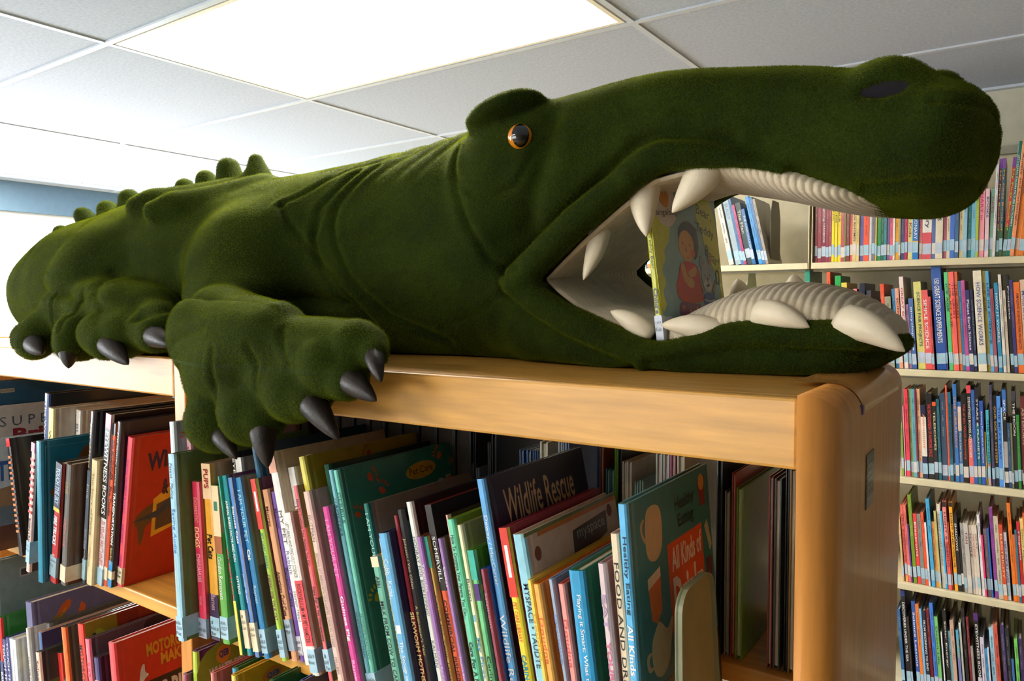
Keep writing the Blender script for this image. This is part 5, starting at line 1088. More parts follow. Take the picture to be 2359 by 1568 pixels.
# the metal bookend holding the row upright
be = thing('bookend', 'olive grey steel bookend leaning against the teal drinks book', 'bookend', (-.242, .60, 1.1756), (0, -.04, 0))
mb = MB(); n = 14; hb, y0, y1 = .215, .008, .118
out = [(y0, 0), (y0 + .012, hb - .022)] + [(y0 + .034 - .022 * math.cos(a), hb - .022 + .022 * math.sin(a)) for a in [math.pi / 2 * k / 6 for k in range(1, 7)]] + [(y1 - .034 + .022 * math.sin(a), hb - .022 + .022 * math.cos(a)) for a in [math.pi / 2 * k / 6 for k in range(7)]] + [(y1, 0)]
inn = [(y1 - .034, 0), (y1 - .040, .07), (y1 - .05, .085), (y0 + .05, .085), (y0 + .036, .07), (y0 + .030, 0)]
mb.prism([(0, y, z) for y, z in out + inn], (.0022, 0, 0)); mb.build('plate', M_STEELG, be)
mb = MB()
for (a, b) in zip(out[:-1], out[1:]):        # rolled edge
    mb.add([(-.001, a[0], a[1]), (.006, a[0], a[1]), (.006, b[0], b[1]), (-.001, b[0], b[1])], [(0, 1, 2, 3)])
ro = mb.build('rolled_edge', M_STEELG, be); sm = ro.modifiers.new('thickness', 'SOLIDIFY'); sm.thickness = .0018
MB().box(-.06, .002, y0 + .03, y1 - .034, 0, .001).build('foot', M_STEELG, be)
# ------------------------------------------------------------------ books of the metal wall shelves: X, thickness, height, lean, colour, lettering, its colour
BACK = [
 ('row1', 1.7695, [
  (-0.5264, 0.0079, 0.2150, 0.000, (140, 45, 65), None, None),
  (-0.5182, 0.0107, 0.2290, 0.000, (146, 48, 66), None, None),
  (-0.5072, 0.0125, 0.2230, 0.000, (120, 25, 60), 'THE Dragonology HANDBOOK', (226, 224, 220)),
  (-0.4941, 0.0080, 0.2170, 0.000, (132, 40, 60), None, None),
  (-0.4858, 0.0077, 0.2310, 0.000, (140, 52, 66), None, None),
  (-0.4776, 0.0072, 0.2250, 0.000, (232, 206, 24), 'PHOENIX', (20, 20, 24)),
  (-0.4701, 0.0082, 0.2190, 0.000, (236, 212, 40), 'GODDESS', (20, 20, 24)),
  (-0.4616, 0.0090, 0.2330, 0.000, (232, 208, 40), 'MINOTAUR', (20, 20, 24)),
  (-0.4523, 0.0097, 0.2270, 0.000, (165, 75, 80), None, None),
  (-0.4423, 0.0045, 0.2210, 0.000, (104, 108, 50), None, None),
  (-0.4375, 0.0090, 0.2150, 0.000, (120, 60, 50), None, None),
  (-0.4282, 0.0077, 0.2290, 0.000, (200, 90, 85), None, None),
  (-0.4202, 0.0105, 0.2230, 0.000, (205, 180, 130), 'AMERICAN RHYMES', (90, 80, 60)),
  (-0.4094, 0.0077, 0.2170, 0.000, (214, 188, 110), None, None),
  (-0.4014, 0.0106, 0.2310, 0.000, (88, 88, 160), None, None),
  (-0.3904, 0.0145, 0.2250, 0.000, (230, 80, 50), None, None),
  (-0.3756, 0.0066, 0.2190, 0.000, (200, 200, 200), None, None),
  (-0.3687, 0.0090, 0.2330, 0.000, (108, 108, 130), None, None),
  (-0.3594, 0.0044, 0.2270, 0.000, (190, 160, 40), None, None),
  (-0.3547, 0.0098, 0.2210, 0.000, (40, 140, 80), None, None),
  (-0.3446, 0.0084, 0.2150, 0.000, (20, 90, 70), None, None),
  (-0.3359, 0.0071, 0.2290, 0.000, (40, 120, 130), None, None),
  (-0.3285, 0.0067, 0.2230, 0.000, (120, 90, 150), None, None),
  (-0.3215, 0.0083, 0.2170, 0.000, (205, 90, 110), None, None),
  (-0.3129, 0.0048, 0.2310, 0.000, (226, 224, 220), None, None),
  (-0.3078, 0.0091, 0.2250, 0.000, (225, 165, 40), None, None),
  (-0.2984, 0.0049, 0.2190, 0.000, (150, 140, 120), None, None),
  (-0.2932, 0.0099, 0.2330, 0.000, (70, 72, 112), None, None),
  (-0.2830, 0.0070, 0.2270, 0.000, (180, 40, 80), None, None),
  (-0.2756, 0.0118, 0.2210, 0.000, (212, 206, 130), 'AGE for Kids', (150, 40, 60)),
  (-0.2635, 0.0151, 0.2150, 0.000, (40, 116, 186), 'FIRST DICTIONARY', (226, 224, 220)),
  (-0.2475, 0.0078, 0.2290, 0.000, (200, 110, 110), None, None),
  (-0.2394, 0.0229, 0.2230, 0.000, (226, 222, 214), 'Dictionary', (40, 44, 70)),
  (-0.2157, 0.0085, 0.2170, 0.000, (80, 100, 150), None, None),
  (-0.2068, 0.0177, 0.2310, 0.000, (216, 204, 180), 'THESAURUS', (60, 60, 70)),
  (-0.1888, 0.0089, 0.2250, 0.000, (170, 90, 110), None, None),
  (-0.1796, 0.0073, 0.2190, 0.000, (214, 200, 160), None, None),
  (-0.1720, 0.0111, 0.2330, 0.000, (66, 108, 190), None, None),
  (-0.1606, 0.0091, 0.2270, 0.000, (60, 100, 140), None, None),
  (-0.1504, 0.0094, 0.2210, 0.000, (210, 190, 140), None, None),
  (-0.1407, 0.0090, 0.2150, 0.000, (140, 184, 204), None, None),
  (-0.1314, 0.0090, 0.1853, 0.000, (30, 120, 130), None, None),
  (-0.1221, 0.0102, 0.2238, 0.000, (118, 184, 206), None, None),
  (-0.1116, 0.0063, 0.2263, 0.000, (160, 182, 60), None, None),
  (-0.1050, 0.0123, 0.2759, 0.000, (226, 150, 162), 'DICTIONARY in', (200, 40, 90)),
  (-0.0907, 0.0090, 0.1826, 0.000, (226, 190, 196), 'BOOKS', (60, 80, 130)),
  (-0.0814, 0.0083, 0.1830, 0.017, (120, 160, 140), 'CATS', (150, 50, 70)),
  (-0.0728, 0.0062, 0.2467, 0.017, (216, 212, 214), None, None),
  (-0.0663, 0.0069, 0.2591, 0.017, (104, 50, 64), 'My First Book of', (220, 200, 120)),
  (-0.0591, 0.0078, 0.2595, 0.017, (40, 90, 110), 'My First Book of', (230, 160, 60)),
  (-0.0510, 0.0087, 0.2605, 0.073, (190, 56, 50), 'My First Book of', (160, 210, 60)),
  (-0.0420, 0.0077, 0.3005, 0.073, (20, 110, 96), "LET'S LEARN ITALIAN PICTURE DICTIONARY", (226, 224, 220)),
  (-0.0340, 0.0090, 0.3043, 0.073, (232, 150, 100), 'Amery and Cartwright', (90, 60, 50)),
  (-0.0247, 0.0090, 0.2838, 0.073, (228, 140, 50), None, None),
  (-0.0153, 0.0119, 0.2922, 0.073, (220, 120, 40), None, None),
 ]),
 ('row2', 1.4590, [
  (-0.5462, 0.0147, 0.2878, -0.026, (22, 128, 104), '100', (226, 224, 220)),
  (-0.4835, 0.0096, 0.2819, -0.026, (226, 78, 40), None, None),
  (-0.4606, 0.0161, 0.2695, -0.026, (20, 150, 70), 'KILLER', (226, 224, 220)),
  (-0.4422, 0.0152, 0.2481, -0.026, (214, 190, 70), None, None),
  (-0.4104, 0.0098, 0.2299, -0.026, (226, 120, 130), None, None),
  (-0.3933, 0.0151, 0.2458, -0.026, (24, 28, 52), 'Space', (226, 224, 220)),
  (-0.3749, 0.0123, 0.2240, -0.026, (60, 66, 80), None, None),
  (-0.3605, 0.0110, 0.1997, -0.026, (90, 80, 70), None, None),
  (-0.3264, 0.0097, 0.2427, -0.075, (214, 74, 40), None, None),
  (-0.3164, 0.0155, 0.2066, -0.075, (140, 140, 116), None, None),
  (-0.2980, 0.0090, 0.2289, -0.075, (40, 110, 160), None, None),
  (-0.2887, 0.0097, 0.2301, -0.075, (216, 150, 120), 'SCIENCE', (120, 50, 40)),
  (-0.2765, 0.0104, 0.2628, -0.075, (226, 206, 200), 'GREAT SCIENCE', (190, 50, 50)),
  (-0.2657, 0.0084, 0.1838, -0.075, (150, 110, 140), None, None),
  (-0.2559, 0.0114, 0.2009, -0.075, (60, 95, 155), 'encyclopedia', (226, 224, 220)),
  (-0.2417, 0.0187, 0.2476, -0.075, (206, 200, 110), 'SCIENCE FAIR PROJECTS', (30, 60, 80)),
  (-0.2227, 0.0157, 0.2239, -0.075, (214, 80, 80), 'SIMPLE SCIENCE', (226, 224, 220)),
  (-0.2067, 0.0066, 0.2056, -0.075, (195, 70, 70), None, None),
  (-0.1953, 0.0235, 0.2892, -0.075, (25, 75, 155), '150 GREAT SCIENCE EXPERIMENTS', (226, 224, 220)),
  (-0.1715, 0.0035, 0.2219, -0.075, (70, 50, 120), None, None),
  (-0.1649, 0.0096, 0.2729, -0.075, (85, 185, 115), 'ICE AGE', (20, 70, 50)),
  (-0.1551, 0.0048, 0.2727, -0.075, (226, 120, 60), 'LIFE IN THE', (20, 20, 24)),
  (-0.1500, 0.0085, 0.2738, -0.075, (235, 95, 95), 'THE CRUST', (120, 20, 40)),
  (-0.1412, 0.0078, 0.2736, -0.075, (235, 110, 50), 'THE CRUST', (130, 40, 20)),
  (-0.1331, 0.0073, 0.2480, -0.075, (50, 110, 150), None, None),
  (-0.1255, 0.0084, 0.2491, -0.075, (180, 75, 140), None, None),
  (-0.1168, 0.0104, 0.2225, -0.075, (44, 40, 90), 'Planet Earth Science', (226, 224, 220)),
  (-0.1060, 0.0070, 0.2236, -0.075, (36, 36, 70), 'WATER SCIENCE FAIR PROJECTS', (120, 140, 150)),
  (-0.0961, 0.0194, 0.2748, -0.075, (226, 216, 192), 'HOW SCIENCE WORKS', (90, 100, 150)),
  (-0.0763, 0.0078, 0.2735, -0.075, (170, 150, 40), 'ICE AGE', (90, 70, 20)),
  (-0.0682, 0.0079, 0.2733, -0.075, (90, 170, 220), 'LIFE IN SCIENCE', (30, 60, 100)),
  (-0.0595, 0.0075, 0.2254, -0.075, (160, 80, 90), None, None),
  (-0.0498, 0.0089, 0.2414, -0.075, (40, 130, 170), 'HOW IT WORKS', (226, 224, 220)),
  (-0.0394, 0.0070, 0.2633, -0.075, (222, 214, 206), None, None),
  (-0.0319, 0.0070, 0.2201, -0.075, (220, 206, 186), None, None),
  (-0.0225, 0.0073, 0.2628, -0.075, (24, 24, 24), 'Projects', (226, 224, 220)),
  (-0.0149, 0.0077, 0.2480, -0.075, (60, 50, 110), None, None),
  (-0.0069, 0.0143, 0.2418, -0.075, (235, 115, 40), 'AMAZING SCIENCE FAIR PROJECTS', (70, 40, 60)),
  (0.0077, 0.0144, 0.2482, -0.075, (226, 190, 166), 'MAGNETS', (90, 120, 170)),
 ]),
 ('row3', 1.1495, [
  (-0.2769, 0.0058, 0.1526, -0.056, (120, 150, 60), None, None),
  (-0.2691, 0.0031, 0.2013, -0.056, (214, 140, 160), None, None),
  (-0.2639, 0.0096, 0.2507, -0.056, (222, 60, 80), None, None),
  (-0.2539, 0.0075, 0.2514, -0.056, (140, 150, 90), None, None),
  (-0.2461, 0.0086, 0.2518, -0.056, (90, 160, 170), None, None),
  (-0.2372, 0.0041, 0.2513, -0.056, (120, 40, 70), None, None),
  (-0.2328, 0.0090, 0.2527, -0.056, (235, 180, 140), None, None),
  (-0.2235, 0.0133, 0.2080, -0.056, (30, 34, 66), 'Astronomy', (235, 140, 60)),
  (-0.2090, 0.0146, 0.2421, -0.056, (20, 20, 24), 'THE ENCYCLOPEDIA OF AWESOME SPACE', (210, 60, 60)),
  (-0.1941, 0.0093, 0.2189, -0.056, (26, 24, 26), 'TELESCOPES', (220, 210, 160)),
  (-0.1841, 0.0078, 0.2273, -0.056, (20, 90, 110), None, None),
  (-0.1756, 0.0139, 0.2442, -0.056, (50, 75, 105), None, None),
  (-0.1606, 0.0045, 0.2690, -0.056, (214, 84, 50), None, None),
  (-0.1558, 0.0082, 0.2487, -0.056, (28, 100, 126), 'SPACE MYSTERIES REVEALED', (10, 40, 60)),
  (-0.1473, 0.0041, 0.2156, -0.056, (70, 40, 40), None, None),
  (-0.1428, 0.0090, 0.2722, -0.056, (50, 110, 180), 'THE LIBRARIAN', (220, 140, 80)),
  (-0.1335, 0.0090, 0.2232, -0.056, (60, 110, 180), "There's No Place Like Space", (220, 210, 120)),
  (-0.1242, 0.0129, 0.2471, -0.056, (24, 20, 20), 'Out of this World Astronomy', (200, 70, 50)),
  (-0.1101, 0.0105, 0.2709, -0.056, (26, 24, 26), 'EYEWITNESS BOOKS ASTRONOMY', (226, 224, 220)),
  (-0.0993, 0.0083, 0.2588, -0.056, (46, 92, 170), None, None),
  (-0.0904, 0.0078, 0.2657, -0.056, (24, 110, 120), 'STARS & PLANETS', (226, 224, 220)),
  (-0.0813, 0.0090, 0.2296, -0.056, (40, 80, 170), 'Astronomy Projects with an Observatory', (226, 224, 220)),
  (-0.0720, 0.0033, 0.1450, -0.056, (226, 190, 40), None, None),
  (-0.0669, 0.0069, 0.2058, -0.056, (65, 175, 195), 'THE UNIVERSE', (20, 60, 80)),
  (-0.0575, 0.0069, 0.2750, -0.056, (60, 60, 90), None, None),
  (-0.0503, 0.0089, 0.2470, -0.056, (22, 22, 26), 'OUR SOLAR SYSTEM', (200, 160, 80)),
  (-0.0411, 0.0090, 0.2456, -0.056, (75, 140, 220), 'THE MILKY WAY', (30, 60, 120)),
  (-0.0318, 0.0028, 0.2157, -0.056, (170, 200, 226), None, None),
  (-0.0287, 0.0090, 0.2694, -0.056, (22, 22, 28), 'SPACE', (226, 224, 220)),
  (-0.0194, 0.0068, 0.1749, -0.056, (30, 70, 110), None, None),
  (-0.0123, 0.0042, 0.1755, -0.056, (110, 110, 70), None, None),
  (-0.0078, 0.0090, 0.2613, -0.056, (24, 24, 34), 'THE MOON', (226, 224, 220)),
  (0.0015, 0.0067, 0.1986, -0.056, (40, 130, 40), None, None),
  (0.0085, 0.0029, 0.1981, -0.056, (24, 24, 24), None, None),
  (0.0117, 0.0102, 0.2481, -0.056, (100, 30, 40), 'ASTEROIDS', (190, 170, 140)),
 ]),
 ('row4', 0.8420, [
  (-0.2698, 0.0054, 0.1866, -0.087, (200, 170, 120), None, None),
  (-0.2617, 0.0066, 0.2216, -0.087, (226, 96, 86), 'LIFE SCIENCES', (120, 40, 40)),
  (-0.2548, 0.0072, 0.2226, -0.087, (226, 110, 100), None, None),
  (-0.2473, 0.0041, 0.1687, -0.087, (92, 60, 140), None, None),
  (-0.2408, 0.0091, 0.2549, -0.087, (110, 140, 30), None, None),
  (-0.2307, 0.0089, 0.2021, -0.087, (226, 60, 60), 'Electrons', (226, 224, 220)),
  (-0.2214, 0.0105, 0.2012, -0.087, (130, 126, 120), None, None),
  (-0.2100, 0.0069, 0.2087, -0.087, (226, 80, 40), None, None),
  (-0.2028, 0.0048, 0.1809, -0.087, (224, 216, 214), None, None),
  (-0.1951, 0.0090, 0.2500, -0.087, (60, 160, 210), None, None),
  (-0.1858, 0.0082, 0.1860, -0.087, (226, 150, 80), None, None),
  (-0.1770, 0.0059, 0.2173, -0.087, (190, 180, 110), None, None),
  (-0.1695, 0.0088, 0.2377, -0.087, (214, 206, 186), 'LIGHT AND DARK', (140, 150, 170)),
  (-0.1604, 0.0045, 0.2197, -0.087, (40, 160, 210), None, None),
  (-0.1543, 0.0086, 0.2479, -0.087, (235, 140, 135), 'LIGHT & SEEING', (90, 40, 50)),
  (-0.1454, 0.0031, 0.1905, -0.087, (220, 90, 40), None, None),
  (-0.1387, 0.0081, 0.2479, -0.087, (240, 165, 40), 'LIGHT AND COLOR', (60, 50, 30)),
  (-0.1303, 0.0090, 0.2164, -0.087, (28, 26, 26), 'SHADOWS', (226, 224, 220)),
  (-0.1210, 0.0059, 0.1548, -0.087, (26, 26, 26), None, None),
  (-0.1148, 0.0076, 0.1943, -0.087, (150, 146, 140), None, None),
  (-0.1069, 0.0107, 0.1950, -0.087, (190, 184, 176), 'TAN', (120, 60, 60)),
  (-0.0958, 0.0066, 0.1909, -0.087, (214, 200, 184), 'PURPLE', (90, 60, 120)),
  (-0.0889, 0.0066, 0.1920, -0.087, (216, 202, 186), 'ORANGE', (200, 100, 50)),
  (-0.0820, 0.0064, 0.1931, -0.087, (214, 200, 184), 'GRAY', (90, 90, 90)),
  (-0.0733, 0.0063, 0.2233, -0.087, (222, 220, 220), None, None),
  (-0.0665, 0.0041, 0.1692, -0.087, (226, 50, 110), None, None),
  (-0.0611, 0.0088, 0.1867, -0.087, (110, 90, 100), None, None),
  (-0.0519, 0.0042, 0.1894, -0.087, (40, 100, 180), None, None),
  (-0.0437, 0.0079, 0.2477, -0.087, (132, 60, 142), None, None),
  (-0.0355, 0.0109, 0.2259, -0.087, (196, 184, 156), None, None),
  (-0.0242, 0.0085, 0.2049, -0.087, (205, 70, 40), 'ELECTRICITY', (230, 200, 150)),
  (-0.0154, 0.0078, 0.1846, -0.087, (216, 216, 226), 'VERY SHORT LIVES', (50, 60, 150)),
  (-0.0023, 0.0079, 0.2660, -0.087, (235, 120, 30), None, None),
  (0.0059, 0.0050, 0.1819, -0.087, (210, 100, 40), None, None),
  (0.0112, 0.0051, 0.1959, -0.087, (50, 110, 130), None, None),
  (0.0166, 0.0073, 0.2187, -0.087, (200, 30, 40), 'Magnets', (226, 224, 220)),
  (0.0242, 0.0075, 0.2276, -0.087, (222, 210, 120), 'Science Experiments', (60, 110, 60)),
  (0.0320, 0.0088, 0.2440, -0.087, (226, 90, 50), None, None),
 ]),
 ('row5', 0.5350, [
  (-0.2641, 0.0085, 0.2225, -0.087, (40, 90, 140), None, None),
  (-0.2516, 0.0113, 0.2788, -0.087, (22, 22, 30), 'DISCOVERIES UNDER THE SEA', (226, 224, 220)),
  (-0.2400, 0.0051, 0.2043, -0.087, (50, 46, 40), None, None),
  (-0.2253, 0.0097, 0.2534, -0.087, (40, 80, 160), 'Science Lessons', (226, 224, 220)),
  (-0.2153, 0.0090, 0.2483, -0.087, (226, 120, 40), None, None),
  (-0.2059, 0.0057, 0.2367, -0.087, (120, 180, 226), None, None),
  (-0.1999, 0.0095, 0.2327, -0.087, (28, 36, 60), 'FROM BEGINNING TO END', (226, 224, 220)),
  (-0.1901, 0.0087, 0.2368, -0.087, (120, 24, 30), None, None),
  (-0.1796, 0.0091, 0.2582, -0.087, (60, 120, 210), None, None),
  (-0.1702, 0.0093, 0.2215, -0.087, (120, 190, 110), 'Ocean Life', (30, 90, 60)),
  (-0.1557, 0.0034, 0.1811, -0.087, (222, 216, 222), None, None),
  (-0.1479, 0.0090, 0.2456, -0.087, (26, 26, 26), 'Solar Energy', (226, 224, 220)),
  (-0.1386, 0.0065, 0.1885, -0.087, (130, 190, 210), None, None),
  (-0.1312, 0.0092, 0.2209, -0.087, (196, 160, 140), None, None),
  (-0.1179, 0.0067, 0.1966, -0.087, (80, 160, 196), 'WATER', (210, 180, 80)),
  (-0.1096, 0.0051, 0.2181, -0.087, (214, 214, 206), None, None),
  (-0.1014, 0.0078, 0.2616, -0.087, (30, 28, 24), None, None),
  (-0.0916, 0.0062, 0.2392, -0.087, (120, 30, 44), None, None),
  (-0.0848, 0.0058, 0.1599, -0.087, (150, 146, 140), None, None),
  (-0.0726, 0.0106, 0.2542, -0.087, (24, 24, 26), 'EYEWITNESS BOOKS', (226, 224, 220)),
  (-0.0612, 0.0090, 0.1904, -0.087, (206, 196, 214), None, None),
  (-0.0519, 0.0064, 0.1612, -0.087, (60, 150, 200), None, None),
  (-0.0452, 0.0035, 0.1664, -0.087, (214, 206, 216), None, None),
  (-0.0386, 0.0102, 0.2221, -0.087, (150, 200, 226), None, None),
  (-0.0275, 0.0093, 0.2335, -0.087, (206, 86, 66), None, None),
  (-0.0113, 0.0085, 0.2374, -0.087, (66, 50, 96), None, None),
  (-0.0020, 0.0095, 0.2302, -0.087, (40, 46, 56), None, None),
  (0.0085, 0.0053, 0.1489, -0.087, (60, 110, 180), None, None),
  (0.0178, 0.0078, 0.2060, -0.087, (110, 196, 90), None, None),
  (0.0270, 0.0087, 0.2075, -0.087, (70, 50, 110), None, None),
 ]),
 ('left1', 1.7695, [
  (-0.7864, 0.0153, 0.2112, -0.218, (200, 196, 190), None, None),
  (-0.7659, 0.0173, 0.2304, -0.218, (150, 170, 180), 'SULLY', (90, 130, 170)),
  (-0.7479, 0.0090, 0.2267, -0.218, (60, 110, 160), None, None),
  (-0.7383, 0.0090, 0.1971, -0.218, (160, 50, 100), None, None),
  (-0.7288, 0.0166, 0.2023, -0.218, (30, 60, 70), 'The Men', (190, 190, 170)),
  (-0.7115, 0.0105, 0.1811, -0.218, (30, 95, 150), 'THE SUPERCOLLIDERS', (190, 210, 220)),
  (-0.6922, 0.0115, 0.2206, -0.218, (50, 140, 206), None, None),
  (-0.6801, 0.0090, 0.2179, -0.218, (60, 110, 160), None, None),
  (-0.6706, 0.0081, 0.2118, -0.218, (150, 140, 130), None, None),
 ]),
]
# ------------------------------------------------------------------ cream steel wall shelving with its books
YSF = 2.375
def steel_bay(lab, x0, x1, zs):
    t = thing('metal_shelving', lab, 'shelving', ((x0 + x1) / 2, YSF + .15, 0), group='cream steel wall shelving'); ox, oy = -(x0 + x1) / 2, -(YSF + .15)
    MB().box(x0 + ox, x1 + ox, .395 + YSF + oy, .403 + YSF + oy, .08, 2.115).build('back_panel', M_CREAM, t)
    MB().box(x0 + ox, x1 + ox, .37 + YSF + oy, .395 + YSF + oy, 2.10, 2.125).build('top_rail', mat('rail_grey', (150, 146, 128), rough=.5), t)  # grey rail, darker than the cream panel
    for z in zs:
        s = MB().box(x0 + .004 + ox, x1 - .004 + ox, YSF - .004 + oy, YSF + .36 + oy, z - .019, z, 0, .002).build('shelf', M_CREAM, t)
        MB().box(x0 + .004 + ox, x1 - .004 + ox, YSF + .02 + oy, YSF + .025 + oy, z - .026, z - .0195).build('shelf_lip', mat('rail_grey', (150, 146, 128)), s)
    return t
def bracket(x, z, parent, ox, oy):
    n = 8; pts = [(YSF - .002, z - .018), (YSF - .002, z + .16)] + [(YSF + .028 - .03 * math.cos(a), z + .16 + .03 * math.sin(a)) for a in [math.pi / 2 * k / n for k in range(1, n + 1)]] + [(YSF + .36, z + .19), (YSF + .36, z - .018)]
    mb = MB(); mb.prism([(x + ox, y + oy, zz) for y, zz in pts], (.0025, 0, 0)); return mb.build('shelf_bracket', M_CREAM, parent)
ZSH = [1.7695, 1.459, 1.1495, .842, .535, .23]
XM = -.5345
shR = steel_bay('cream steel shelving with full rows of spines behind the crocodile snout', XM, .42, ZSH)
shL = steel_bay('cream steel shelving bay with leaning blue books seen through the open mouth', -1.49, XM - .003, ZSH)
for z in ZSH[:5]:
    bracket(XM + .002, z, shR, -(XM + .42) / 2, -(YSF + .15)); bracket(XM - .0075, z, shL, (1.49 - XM + .003) / 2, -(YSF + .15))
    bracket(-1.484, z, shL, (1.49 - XM + .003) / 2, -(YSF + .15))
SHN = {'row1': 'top', 'row2': 'second', 'row3': 'third', 'row4': 'fourth', 'row5': 'fifth', 'left1': 'top'}
q = random.Random(5); PGS = {}
NO_BRAND = {'EYEWITNESS BOOKS ASTRONOMY', 'EYEWITNESS BOOKS', 'THE Dragonology HANDBOOK', 'AGE for Kids', 'Amery and Cartwright', 'Planet Earth Science'}
BANDS = {'EYEWITNESS BOOKS ASTRONOMY': [(.92, 1, (222, 70, 80)), (.0, .46, (226, 100, 90))], 'EYEWITNESS BOOKS': [(.92, 1, (84, 40, 120)), (0, .3, (190, 180, 210))], 'SPACE': [(.76, .98, (50, 110, 190)), (.2, .46, (170, 164, 160))], 'TELESCOPES': [(.95, 1, (222, 90, 50))], 'Astronomy': [(.3, .84, (226, 216, 206))], 'FIRST DICTIONARY': [(.68, 1, (30, 130, 100)), (.2, .24, (226, 170, 60))], 'Dictionary': [(0, .33, (206, 80, 90))], 'My First Book of': [(.9, 1, (120, 70, 150)), (0, .3, (60, 90, 60))], 'THE UNIVERSE': [(0, .3, (190, 150, 150))], 'STARS & PLANETS': [(.62, 1, (30, 30, 34))], 'ELECTRICITY': [(.0, .1, (226, 120, 60))], 'WATER': [(.0, .62, (120, 120, 180))], 'DISCOVERIES UNDER THE SEA': [(.94, 1, (40, 70, 150))], 'THE MOON': [(.9, 1, (60, 60, 80))], "There's No Place Like Space": [(.64, .94, (226, 200, 190))], 'LIGHT & SEEING': [(.94, 1, (30, 26, 26)), (0, .55, (226, 90, 90))], 'LIGHT AND COLOR': [(.95, 1, (30, 26, 26))], 'LIFE SCIENCES': [(.0, .08, (226, 160, 90))]}
def far_book(label, x, y, z, lean, t, h, col, txt, tcol, group, labl):
    d = .15 + .04 * q.random()
    b = thing('book', label, 'book', (x, y + .006 * q.random(), z + (t * math.sin(lean) if lean > 0 else 0)), (0, lean, 0), group)
    bt = min(.002, t * .2)
    MB().box(0, bt, .002, d, 0, h).box(t - bt, t, .002, d, 0, h).box(0, t, 0, .003, 0, h, 0, .0006).build('cover', ink(col), b)
    MB().box(bt, t - bt, .003, d - .003, .002, h - .003).build('pages', paper(), b)
    if labl:
        v = .012 + .010 * q.random(); c = q.choice([LBL, LBL, LBL, (206, 200, 190), (176, 190, 206)])
        MB().box(t * .04, t * .96, -.0006, .0008, v, v + .030).build('spine_label', ink(c), b)
    for v0, v1, bc in BANDS.get(txt, ()): MB().box(.0002, t - .0002, -.0004, .0008, v0 * h, v1 * h).build('spine_band', ink(bc), b)
    mb = MB()
    if txt:
        L = min(.62 * h, .011 * len(txt)); text_into(mb, txt, (t * .24, -.0009, h * .88), (0, 0, -1), (1, 0, 0), L, t * .52, 0, .012); mb.build('lettering', ink(tcol), b)['kind'] = 'stuff'
    elif t > .006:                           # blurred small lettering, seen only as a ruled band
        light = sum(col) < 330; o_ = (206, 202, 194) if light else (60, 56, 60); c = tuple((int(.5 * a + .5 * b) // 12) * 12 for a, b in zip(col, o_))
        zz = h * .9
        for k in range(q.randint(2, 4)):
            L = h * (.07 + .13 * q.random())
            for m in range(max(1, int(L / .0045))): mb.box(t * .36, t * (.50 + .14 * q.random()), -.0007, .0002, zz - .0045 * m - .0030, zz - .0045 * m)
            zz -= L + h * .05
            if zz < h * .3: break
        mb.build('lettering', ink(c), b)['kind'] = 'stuff'
    return b
for rk, zs, row in BACK:
    for k, (x, t, h, ln, c, tx, tcol) in enumerate(row):
        bay = 'left bay' if rk == 'left1' else 'right bay'; place = 'in the left bay' if rk == 'left1' else 'on the %s metal shelf' % SHN[rk]
        said = " lettered %s" % tx.strip(',') if tx and tx not in NO_BRAND else ''
        lb = '%s spine%s, %s from left %s' % (cname(c), said if len(said.split()) < 4 else '', ordw(k), place)
        far_book(lb, x, 2.383, zs + .0008, ln, t, h, c, tx, tcol or WH, 'books on the %s metal shelf, %s' % (SHN[rk], bay), True)
# a few spines of the left bay glimpsed through the far corner of the mouth, and dark red books one shelf lower
for k, (x, t, h, c) in enumerate(((-1.135, .012, .2, (226, 110, 110)), (-1.12, .013, .21, (206, 206, 214)), (-1.104, .012, .2, (60, 110, 180)), (-1.089, .013, .215, (120, 160, 200)), (-1.072, .014, .21, (220, 120, 60)))):
    far_book('%s spine, %s of the five glimpsed through the far corner of the mouth' % (cname(c), ordw(k)), x, 2.383, 1.7703, -.08, t, h, c, None, None, 'books seen through the mouth corner', True)
for k, (x, t, h, c) in enumerate(((-.835, .02, .2, (120, 30, 34)), (-.812, .022, .205, (100, 26, 30)))):
    far_book('dark red book behind the far lower tooth, %s of two' % ('left' if k == 0 else 'right'), x, 2.383, 1.4598, 0, t, h, c, None, None, 'dark red books behind the teeth', False)
# thin steel bookends in the left bay
for nm, x, z, h in (('dark', -.668, 1.7703, .205), ('pale', -.742, 1.4598, .29)):
    t = thing('bookend', '%s thin metal bookend standing in the left shelving bay' % nm, 'bookend', (x, 2.42, z)); m = mat('bookend_' + nm, (70, 64, 52) if nm == 'dark' else (196, 188, 160), rough=.4)
    pts = [(0, 0), (0, h - .05), (.02, h), (.09, h), (.11, h - .05), (.11, 0)]
    mb = MB(); mb.prism([(0, y, zz) for y, zz in pts], (.002, 0, 0)); mb.build('plate', m, t); MB().box(-.05, .002, 0, .11, 0, .001).build('foot', m, t)
